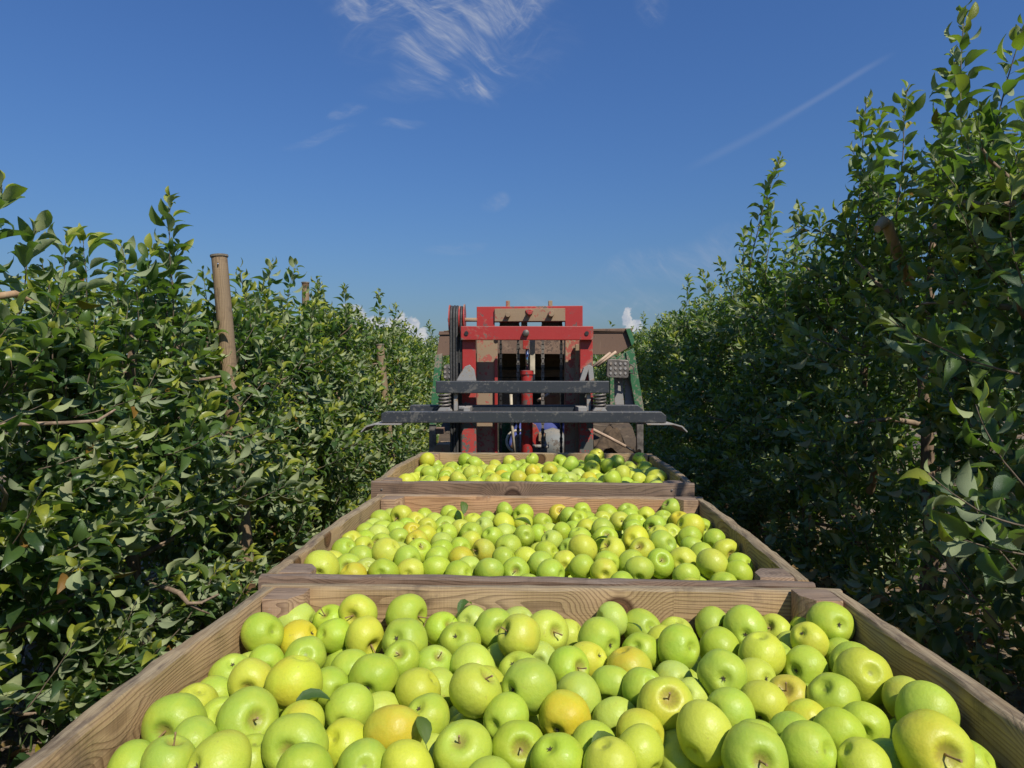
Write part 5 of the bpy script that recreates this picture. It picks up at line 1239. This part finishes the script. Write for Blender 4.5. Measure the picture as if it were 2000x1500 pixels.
def leaf_mesh(k, t):
    if (k, t) not in LEAF_ME:
        LEAF_ME[(k, t)] = mesh_np('leaf', LT[k][0], LT[k][1], LEAF, True, np.repeat([TINTS[t]], LN, 0))
    return LEAF_ME[(k, t)]

class Shoot:
    """A leafy shoot in its own frame (z up in the world): stalk path and leaf placings."""
    def __init__(s, seed, L, tilt, n=None, young=True, size=1.0):
        r = random.Random(seed); s.L = L
        n = n or int(L / .023) + 4
        d = Vector((math.sin(tilt), 0, math.cos(tilt))); pts = [Vector((0, 0, 0))]; bend = r.uniform(-.25, .25)
        for i in range(8):
            d = (d + Vector((r.uniform(-.10, .10), r.uniform(-.12, .12) + bend * .05, r.uniform(-.02, .10)))).normalized(); pts.append(pts[-1] + d * L / 8)
        s.path = pts; s.leaves = []
        az = r.uniform(0, 6.28)
        for i in range(n):
            t = (i + .6) / n; f = t * 8; k = min(7, int(f)); p = pts[k].lerp(pts[k + 1], f - k); tg = (pts[k + 1] - pts[k]).normalized()
            az += 2.4 + r.uniform(-.45, .45)
            u = tg.orthogonal().normalized(); w = tg.cross(u); rad = u * math.cos(az) + w * math.sin(az)
            el = math.radians(26 + 36 * t ** 2 + r.uniform(-18, 18))
            y = (rad * math.cos(el) + tg * math.sin(el)); y.z -= .12 * (1 - t) + r.uniform(0, .2); y.normalize()
            zz = tg * .70 + Vector((0, 0, .40)) + Vector((r.uniform(-.6, .6), r.uniform(-.6, .6), r.uniform(-.2, .2))); zz = zz - y * zz.dot(y)
            if r.random() < .32: zz = -zz + y * .0
            if zz.length < 1e-3: zz = y.orthogonal()
            zz.normalize(); x = y.cross(zz)
            ln = (.095 if t < .8 else .095 - .15 * (t - .8)) * r.uniform(.62, 1.18) * size
            if t > .93: ln *= .75
            M = Matrix((x, y, zz)).transposed().to_4x4() @ Matrix.Diagonal((ln, ln, ln, 1)); M.translation = p
            q = r.random()
            ti = 5 if (young and t > .80) else (4 if (young and t > .68) else (6 if q < .012 else 7 if q < .022 else r.choice((0, 0, 1, 1, 2, 2, 3, 3, 4))))
            s.leaves.append((M, r.randrange(6), ti))
        V = []; T = []; Q = []; b = 0
        for M, k, ti in s.leaves:
            A = np.array(M); V.append(LT[k][0] @ A[:3, :3].T + A[:3, 3]); Q.append(LT[k][1] + b); b += LN; T.append(np.repeat([TINTS[ti]], LN, 0) * r.uniform(.8, 1.25))
        s.V = np.concatenate(V); s.Q = np.concatenate(Q); s.T = np.concatenate(T); s._stem = None
    def stem(s):
        if s._stem is None:
            mb = MB(); n = len(s.path); mb.tube(s.path, [.0028 * (1 - .65 * i / n) * (.7 + s.L * 1.0) for i in range(n)], 6)
            me = bpy.data.meshes.new('shoot'); mb.bm.to_mesh(me); mb.bm.free(); me.materials.append(TWIG); s._stem = me
        return s._stem

PRE = {}
for tl, tilt in enumerate((.12, .75, 1.35)):
    PRE[tl] = [Shoot(100 * tl + k, (.24, .30, .36, .28, .40, .33)[k] * (1.0 if tl else 1.1), tilt) for k in range(6)]

def add_shoot(parent, sh, loc, yaw=0.0, scale=1.0):
    o = link('shoot', sh.stem(), parent); o.location = loc; o.rotation_euler = (0, 0, yaw); o.scale = (scale,) * 3
    for M, k, ti in sh.leaves:
        l = link('leaf', leaf_mesh(k, ti), o); l.matrix_local = M
    return o

def crown_width(t, kind):
    """half-width across the row at relative height t"""
    k = min(1, max(0, (t - .42) / .42)); k = k * k * (3 - 2 * k)
    return (.56 * (1 - .48 * k) if kind == 'L' else .54 * (1 - .42 * k)) * (.90 + .1 * math.sin(t * 9 + 1))

class Variant:
    """One tree's mass of foliage with its limbs; several trees share it."""
    def __init__(s, seed, kind, clear=None):
        r = random.Random(seed); s.kind = kind
        h0, h1 = (.14, 1.84) if kind == 'L' else (.14, 2.20)
        s.h1 = h1; n = int(430 if kind == 'L' else 385)
        V = []; Q = []; T = []; b = 0; sV = []; sQ = []; sb = 0
        for i in range(n):
            t = (i + r.random()) / n; t = t ** (1.08 if kind == 'L' else 1.18); z = h0 + (h1 - h0) * t
            a = r.uniform(0, 2 * math.pi); rho = (.30 + .70 * r.random() ** .6)
            w = crown_width(t, kind); x = math.cos(a) * w * rho; y = math.sin(a) * .58 * rho
            if mnoise.noise(Vector((x * 2.6 + seed, y * 2.6, z * 2.6))) < ((-.16 if kind == 'L' else -.06) if t < .8 else -.28): continue
            dip = .30 * max(0, mnoise.noise(Vector((seed * 3.1, y * 3.2, x)))) + (.10 if r.random() < .2 else 0)
            if t > .7: z -= dip * (t - .7) / .3
            cl = 3 if False else (0 if t > .86 and r.random() < .8 else (1 if r.random() < (.35 + .4 * t) else 2))
            sh = PRE[cl][r.randrange(6)]
            yaw = a + r.uniform(-.8, .8); c, s_ = math.cos(yaw), math.sin(yaw); sc = r.uniform(.8, 1.1)
            zz = z - (.18 if cl == 0 else .08 if cl == 1 else 0) + (r.random() ** 3 * .16 if t > .8 else 0)
            p = np.array((x - c * (.10 if cl else 0), y - s_ * (.10 if cl else 0), zz))
            R = np.array(((c, -s_, 0), (s_, c, 0), (0, 0, 1))) * sc
            if clear and clear(Vector(p) + Vector((0, 0, .06))) and clear is not None: continue
            V.append(sh.V @ R.T + p); Q.append(sh.Q + b); b += len(sh.V); T.append(sh.T * r.uniform(.82, 1.15))
            # thin three-sided twig inside each spray
            pa = np.array([sh.path[0], sh.path[4], sh.path[8]]) @ R.T + p
            for (q, rad) in zip(pa, (.0032, .0025, .0012)):
                sV += [q + (rad, 0, 0), q + (-rad * .5, rad * .87, 0), q + (-rad * .5, -rad * .87, 0)]
            for j in range(2):
                o = sb + j * 3
                for k in range(3): sQ.append((o + k, o + (k + 1) % 3, o + 3 + (k + 1) % 3, o + 3 + k))
            sb += 9
        s.crown = mesh_np('crown', np.concatenate(V), np.concatenate(Q), LEAF, True, np.concatenate(T))
        s.twigs = mesh_np('twigs', np.array(sV), np.array(sQ), TWIG)
        mb = MB(); pts = [(0, 0, -.05)]; x = y = 0
        for k in range(1, 9):
            x += r.uniform(-.025, .025); y += r.uniform(-.025, .025); pts.append((x, y, h1 * .95 * k / 8))
        mb.tube(pts, [.048 - .0042 * k for k in range(9)], 12); s.trunk = bpy.data.meshes.new('trunk'); mb.bm.to_mesh(s.trunk); mb.bm.free(); s.trunk.materials.append(BARK)
        s.trunk.polygons.foreach_set('use_smooth', [True] * len(s.trunk.polygons))
        s.limbs = []
        for k in range(7):
            z = h0 + .15 + (h1 - h0 - .3) * (k + r.random() * .6) / 7; a = r.uniform(0, 6.28); f = z / (h1 * .95) * 8; i = min(7, int(f))
            q = Vector(pts[i]).lerp(Vector(pts[i + 1]), f - i); d = Vector((math.cos(a), math.sin(a), .25)); pp = [q]
            for j in range(6):
                d = (d + Vector((r.uniform(-.25, .25), r.uniform(-.25, .25), r.uniform(-.12, .22)))).normalized(); pp.append(pp[-1] + d * .085)
            mb = MB(); mb.tube(pp, [.017 - .0021 * j for j in range(7)], 7); me = bpy.data.meshes.new('limb'); mb.bm.to_mesh(me); mb.bm.free(); me.materials.append(LIMB)
            me.polygons.foreach_set('use_smooth', [True] * len(me.polygons)); s.limbs.append(me)

# gaps in the leaves where the photograph shows a post or a sawn limb standing clear: (pixel box, distance)
GAPS = [(410, 472, 470, 690, 3.72, 170), (1700, 1785, 405, 525, 3.60, 160), (735, 764, 655, 745, 7.3, 150), (1672, 1704, 940, 1060, 4.45, 15), (1820, 1856, 990, 1080, 3.55, 15)]
LIMB_TOP = P(1740, 470, 3.42)
def in_gap(q, m=0):
    if q.y < .3: return False
    s = q - LIMB_TOP; along = s.dot(SUN)
    if -.05 < along < 1.6 and (s - SUN * along).length < .10 + .10 * m: return True      # sunlight reaches the sawn limb
    u, v = 1000 + q.x / q.y * F, HOR - (q.z - EYE) / q.y * F
    return any(a - w * m / q.y < u < b + w * m / q.y and c - 50 * m / q.y < v < d + w * m / q.y and q.y < far for a, b, c, d, far, w in GAPS)
LX, RX = -1.88, 2.20
TREES = {'L': [], 'R': []}
STEP = .92
NTREE = 17
SPOT = {}
for side, X in (('L', LX), ('R', RX)):
    for i in range(NTREE):
        r = random.Random(side + str(i))
        y = (1.45 if side == 'L' else 1.87) + i * STEP + r.uniform(-.06, .06)
        hs = r.uniform(.97, 1.03) * (.86 + .027 * min(y, 7) if side == 'L' else 1.06 if y < 3.9 else .99 if y < 6.2 else .94)
        SPOT[side, i] = (X + r.uniform(-.05, .05) + (.016 * y if side == 'L' else .02 * y), y, hs, (0 if r.random() < .5 or i < 5 else math.pi) + (0 if i < 5 else r.uniform(-.15, .15)))
def clear_for(side, i):
    x, y, hs, rz = SPOT[side, i]
    return lambda p: in_gap(Vector((p.x + x, p.y + y, p.z * hs)), 1)
VL = [Variant(500 + k, 'L', clear_for('L', k)) for k in range(5)]; VR = [Variant(600 + k, 'R', clear_for('R', k)) for k in range(5)]
WORDS = ['first', 'second', 'third', 'fourth', 'fifth', 'sixth', 'seventh', 'eighth', 'ninth', 'tenth', 'eleventh', 'twelfth', 'thirteenth', 'fourteenth', 'fifteenth', 'sixteenth', 'seventeenth', 'eighteenth']
NOTE = {('L', 0): 'big pale-backed leaves beside the nearest bin', ('L', 1): 'a bare tan branch across its front', ('L', 2): 'one tall shoot above the hedge', ('L', 3): 'the thick wooden post beside it',
        ('R', 0): 'tall sprays at the frame edge', ('R', 1): 'the tallest upright shoot of all', ('R', 2): 'a sawn-off tan limb', ('R', 4): 'one lone upright shoot'}
for side, vs in (('L', VL), ('R', VR)):
    for i in range(NTREE):
        r = random.Random(side + 'v' + str(i))
        v = vs[(i * 2 + r.randrange(2)) % 5] if i > 4 else vs[i]
        x, y, hs, rz = SPOT[side, i]
        root = empty('apple_tree', (x, y, 0), rz)
        root.scale = (1, 1, hs)
        name = 'left' if side == 'L' else 'right'
        if (side, i) in NOTE: lab = f"leafy apple tree, {WORDS[i]} along the {name} row, with {NOTE[(side, i)]}"
        else: lab = f"leafy apple tree, {WORDS[i]} along the {name} row from the viewer"
        tag(root, lab, 'tree', f'apple trees of the {name} row')
        link('trunk', v.trunk, root)
        c = link('crown', v.crown, root); tag(c, kind='stuff')
        if i < 9:
            t = link('twigs', v.twigs, c); tag(t, kind='stuff')
        for me in v.limbs[:7 if i < 7 else 3]: link('limb', me, root)
        TREES[side].append(root)

def to_tree(root, p):
    """world point to a tree's own frame (its transform is only move, turn, height scale)"""
    d = Vector(p) - Vector(root.location); a = -root.rotation_euler.z
    return Vector((d.x * math.cos(a) - d.y * math.sin(a), d.x * math.sin(a) + d.y * math.cos(a), d.z / root.scale.z))
def nearest(side, y): return min(TREES[side], key=lambda t: abs(t.location.y - y))

# tall upright shoots that make the outline against the sky: top pixel, foot row, distance
TALL = [('R', 1880, 18, 335, 3.05), ('R', 1862, 120, 330, 3.12), ('R', 1770, 176, 360, 3.5), ('R', 1690, 200, 420, 3.9), ('R', 1722, 215, 380, 3.75), ('R', 1838, 240, 350, 3.35), ('R', 1996, 50, 380, 2.75), ('R', 1985, 300, 450, 2.7),
        ('R', 1522, 308, 490, 5.4), ('R', 1500, 400, 500, 5.5), ('R', 1452, 450, 540, 6.3), ('R', 1600, 410, 520, 4.7), ('R', 1560, 400, 520, 5.0), ('R', 1370, 530, 600, 8.2), ('R', 1345, 540, 610, 8.6), ('R', 1660, 400, 500, 4.3),
        ('L', 6, 362, 560, 2.35), ('L', 72, 446, 560, 2.55), ('L', 130, 470, 560, 2.75), ('L', 165, 468, 560, 2.9), ('L', 238, 478, 560, 3.1), ('L', 335, 386, 600, 3.45), ('L', 352, 480, 620, 3.5), ('L', 300, 482, 580, 3.3),
        ('L', 468, 525, 630, 4.3), ('L', 530, 512, 610, 5.0), ('L', 578, 516, 610, 5.3), ('L', 512, 560, 630, 4.8), ('L', 625, 570, 640, 6.1), ('L', 672, 562, 640, 6.9), ('L', 740, 568, 650, 8.6), ('L', 771, 594, 660, 9.8), ('L', 838, 628, 690, 13), ('L', 808, 640, 690, 12)]
for k, (side, px, y0, y1, d) in enumerate(TALL):
    top, bot = P(px, y0, d), P(px + rnd.uniform(-6, 6), y1 + (85 if side == 'R' else 40) * (3.2 / d if d > 3.2 else 1), d); L = max(.2, top.z - bot.z)
    sh = Shoot(900 + k, L, .06, int(L / .017) + 4, True, 1.16); end = sh.path[-1]
    t = nearest(side, d); foot = top - Vector((end.x, end.y, end.z))
    o = add_shoot(t, sh, to_tree(t, foot), -t.rotation_euler.z)
    o.scale = (1, 1, 1 / t.scale.z)

for side in 'LR':
    for i, t in enumerate(TREES[side][:13]):
        r = random.Random(side + 'top' + str(i))
        for k in range(5 if i < 9 else 3):
            L = r.uniform(.22, .62) if side == 'R' else r.uniform(.18, .40)
            sh = Shoot(1500 + i * 10 + k + (500 if side == 'R' else 0), L, r.uniform(.02, .3), int(L / .022) + 4, True, .95)
            h = (1.74 if side == 'L' else 2.10) * t.scale.z
            w = Vector((t.location.x + r.uniform(-.28, .28), t.location.y + r.uniform(-.45, .45), h - .12))
            if in_gap(w + Vector((0, 0, .1)), 1.2): continue
            o = add_shoot(t, sh, to_tree(t, w), r.uniform(0, 6.28)); o.scale = (1, 1, 1 / t.scale.z)

# leafy side shoots on the alley faces of the nearer trees, each with its own leaves
for side, sgn in (('L', 1), ('R', -1)):
    for i, t in enumerate(TREES[side][:8]):
        r = random.Random(side + 'f' + str(i)); n = (17 if side == 'L' else 19) if i < 5 else 12
        for k in range(n):
            tt = r.uniform(.06, .97); h1 = 1.8 if side == 'L' else 2.2; h0 = .2
            z = (h0 + (h1 - h0) * tt); w = crown_width(tt, side)
            p = Vector((t.location.x + sgn * (w * r.uniform(.82, 1.0)), t.location.y + r.uniform(-.46, .46), z * t.scale.z))
            cl = 1 if r.random() < .6 else 2; sh = PRE[cl][r.randrange(6)]
            if in_gap(p + Vector((.1 * sgn, 0, .08)), 1.5): continue
            yaw = (0 if sgn > 0 else math.pi) + r.uniform(-1.0, 1.0)
            add_shoot(t, sh, to_tree(t, p), yaw - t.rotation_euler.z, r.uniform(.85, 1.1))
# long sprays reaching into the alley low on the right, and over it near the eye (they dapple the far bin)
for px, py, d, yaw, tl in ((2010, 960, 1.95, 3.0, 1), (2010, 1030, 1.9, 3.2, 2), (2030, 1090, 1.95, 3.3, 2), (2000, 1130, 2.0, 2.9, 1), (2020, 600, 2.1, 3.3, 1), (1990, 730, 2.15, 3.0, 2)):
    t = nearest('R', d); add_shoot(t, PRE[tl][rnd.randrange(6)], to_tree(t, P(px, py, d)), yaw - t.rotation_euler.z, 1.15)
for k in range(15):
    x, y, z = rnd.uniform(1.5, 2.0), rnd.uniform(1.3, 1.8), rnd.uniform(2.3, 3.15)
    t = nearest('R', y); add_shoot(t, PRE[rnd.choice((0, 1, 1))][rnd.randrange(6)], to_tree(t, (x, y, z)), math.pi + rnd.uniform(-1.2, 1.2) - t.rotation_euler.z, 1.25)
for k in range(2):
    t = TREES['R'][0]; mb = MB(); a = Vector((2.15, 1.45 + .2 * k, 2.1))
    mb.tube([to_tree(t, q) for q in (a, a + Vector((-.25, .05, .45)), a + Vector((-.5, .1, .75)), a + Vector((-.75, .1, .95)))], [.014, .011, .008, .004], 7); mb.build('limb', LIMB, t)

# bare limbs the photograph shows
def limb(side, pts, rad, m, name='limb'):
    w = [P(*p) for p in pts]; t = nearest(side, pts[0][2]); mb = MB(); mb.tube([to_tree(t, q) for q in w], rad, 10)
    o = mb.build(name, m, t, 50); return o
limb('R', [(1775, 550, 3.7), (1754, 500, 3.48), (1739, 462, 3.42), (1732, 440, 3.40), (1724, 434, 3.38), (1712, 448, 3.34)], [.026, .027, .025, .028, .027, .017], SAWN, 'sawn_limb')
limb('R', [(2010, 404, 2.6), (1975, 400, 2.62), (1940, 408, 2.66), (1915, 402, 2.7), (1880, 396, 2.75)], [.016, .015, .017, .014, .011], LIMB)
limb('L', [(-10, 830, 2.1), (60, 828, 2.15), (130, 826, 2.2), (190, 822, 2.25), (225, 800, 2.3)], [.008, .0075, .007, .006, .004], LIMB)
limb('L', [(-10, 580, 2.2), (30, 574, 2.25), (60, 590, 2.35)], [.014, .013, .012], SAWN)
limb('L', [(285, 1140, 2.85), (325, 1150, 2.65), (350, 1160, 2.58), (366, 1180, 2.56), (392, 1178, 2.56), (425, 1162, 2.7)], [.010, .010, .010, .008, .006, .004], LIMB)
limb('L', [(366, 1180, 2.56), (388, 1192, 2.58), (408, 1200, 2.65)], [.006, .005, .003], LIMB)
limb('L', [(335, 650, 3.3), (360, 705, 3.3), (380, 740, 3.35)], [.010, .012, .010], LIMB)
limb('R', [(1700, 960, 3.9), (1712, 915, 3.75), (1716, 905, 3.7)], [.022, .020, .012], SAWN, 'sawn_limb')

# ------------------------------------------------------------------ loose leaves lying among the apples
def loose(px, py, d, s, yaw, tilt, k, ti, label):
    o = link('fallen_leaf', leaf_mesh(k, ti)); o.location = P(px, py, d); o.scale = (s,) * 3; o.rotation_euler = (tilt, .15, yaw)
    tag(o, label, 'leaf', 'loose leaves among the apples')
loose(555, 1388, .985, .058, -1.2, .15, 0, 1, 'dark green leaf lying between apples at the left of the nearest bin')
loose(888, 1205, 1.34, .05, -.6, .5, 1, 1, 'small dark leaf standing against the far board of the nearest bin')
loose(835, 1470, .875, .045, .5, .45, 2, 4, 'pale leaf on a stalk at the bottom middle of the nearest bin')
loose(1145, 1478, .86, .05, -.9, .4, 3, 4, 'pale torn leaf near the bottom edge, right of middle')
loose(1262, 1240, 1.25, .035, 1.0, .4, 4, 3, 'tiny green leaf tucked right of a plain green apple')
loose(905, 1012, 2.30, .06, .3, .9, 0, 4, 'pale leaf upright among the back apples of the middle bin')
loose(1045, 1030, 2.2, .06, 1.4, .3, 2, 4, 'flat pale leaf in the centre of the middle bin')
loose(1200, 1056, 2.0, .055, 1.3, .2, 3, 1, 'dark green leaf lying right of centre in the middle bin')

# ------------------------------------------------------------------ leaf litter, grass, further rows
def scatter_leaves(name, n, fx, m, tints, size, flat, label, seed, keep=None):
    rg = np.random.default_rng(seed); r = random.Random(seed); V = []; Q = []; T = []; b = 0
    for i in range(n):
        x, y, z = fx(r); k = r.randrange(6); s = size * r.uniform(.6, 1.3); q = Quaternion((0, 0, 1), r.uniform(0, 6.28)) @ Quaternion((1, 0, 0), r.gauss(0, flat)) @ Quaternion((0, 1, 0), r.gauss(0, flat))
        R = np.array(q.to_matrix()) * s; V.append(LT[k][0] @ R.T + (x, y, z)); Q.append(LT[k][1] + b); b += LN
        T.append(np.repeat([np.array(r.choice(tints)) * r.uniform(.7, 1.2)], LN, 0))
    o = link(name, mesh_np(name, np.concatenate(V), np.concatenate(Q), m, True, np.concatenate(T))); tag(o, label, None, None, 'stuff')
BROWN = [(.20, .11, .05), (.26, .15, .07), (.14, .08, .04), (.32, .20, .09), (.18, .15, .05)]
def lit(r):
    s = r.random()
    x = r.gauss(2.35, .55) if s < .68 else r.gauss(-1.9, .5); return x, r.uniform(.8, 9), r.uniform(-.02, .015)
scatter_leaves('leaf_litter', 5200, lit, DRYLEAF, BROWN, .075, .35, 'dry brown leaves littering the soil under the tree rows', 3)
def grass():
    r = random.Random(9); V = []; Q = []; T = []; b = 0
    for i in range(5200):
        s = r.random(); x = r.gauss(-1.45, .35) if s < .6 else r.gauss(1.5, .3); y = r.uniform(.8, 9); h = r.uniform(.05, .16); a = r.uniform(0, 6.28); w = .0035
        c, q = math.cos(a), math.sin(a); l = r.uniform(.1, .6) * h
        V += [(x - q * w, y + c * w, -.03), (x + q * w, y - c * w, -.03), (x + c * l * .4 + q * w * .7, y + q * l * .4 - c * w * .7, h * .6), (x + c * l * .4 - q * w * .7, y + q * l * .4 + c * w * .7, h * .6), (x + c * l, y + q * l, h)]
        Q.append((b, b + 1, b + 2, b + 3)); T.append((b + 3, b + 2, b + 4)); b += 5
    o = link('grass', mesh_np('grass', np.array(V), [np.array(Q), np.array(T)], LEAF, False, np.repeat([(.06, .10, .02)], b, 0))); tag(o, 'sparse short grass along the edges of the alley', None, None, 'stuff')
grass()
def far_rows():
    """the neighbouring rows and the far end of both rows: one mass of leaf sprays"""
    r = random.Random(77); V = []; Q = []; T = []; b = 0
    def spray(x, y, z, sc):
        nonlocal b
        sh = PRE[r.randrange(3)][r.randrange(6)]; a = r.uniform(0, 6.28); c, s = math.cos(a) * sc, math.sin(a) * sc; R = np.array(((c, -s, 0), (s, c, 0), (0, 0, sc)))
        n = len(sh.leaves); keep = np.repeat(np.arange(n) % 2 == 0, LN); kq = np.repeat(np.arange(n) % 2 == 0, len(LT[0][1]))
        idx = np.cumsum(keep) - 1
        V.append(sh.V[keep] @ R.T + (x, y, z)); Q.append(idx[sh.Q[kq]] + b); b += int(keep.sum()); T.append(sh.T[keep])
    for X, n, h in ((-5.6, 900, 2.15), (6.1, 900, 2.45), (-9.4, 300, 2.2), (10, 300, 2.5)):
        for i in range(n):
            y = r.uniform(-1, 34) if r.random() < .6 else r.uniform(2, 14); spray(X + r.gauss(0, .32), y, r.uniform(.2, 1) ** .8 * h - .2, 2.0)
    for X in (-1.93 + .27, 2.28 + .34):
        for i in range(700): spray(X + r.gauss(0, .32), r.uniform(17, 46), r.uniform(.15, 1) * 2.3 - .2, 1.8)
    for i in range(350): spray(r.uniform(-14, 14), r.uniform(46, 52), r.uniform(.1, 1) * 2.6, 2.6)
    o = link('orchard_rows', mesh_np('orchard_rows', np.concatenate(V), np.concatenate(Q), LEAF, True, np.concatenate(T))); tag(o, 'further apple tree rows beyond the alley, seen as one mass of leaves', None, None, 'stuff')
far_rows()
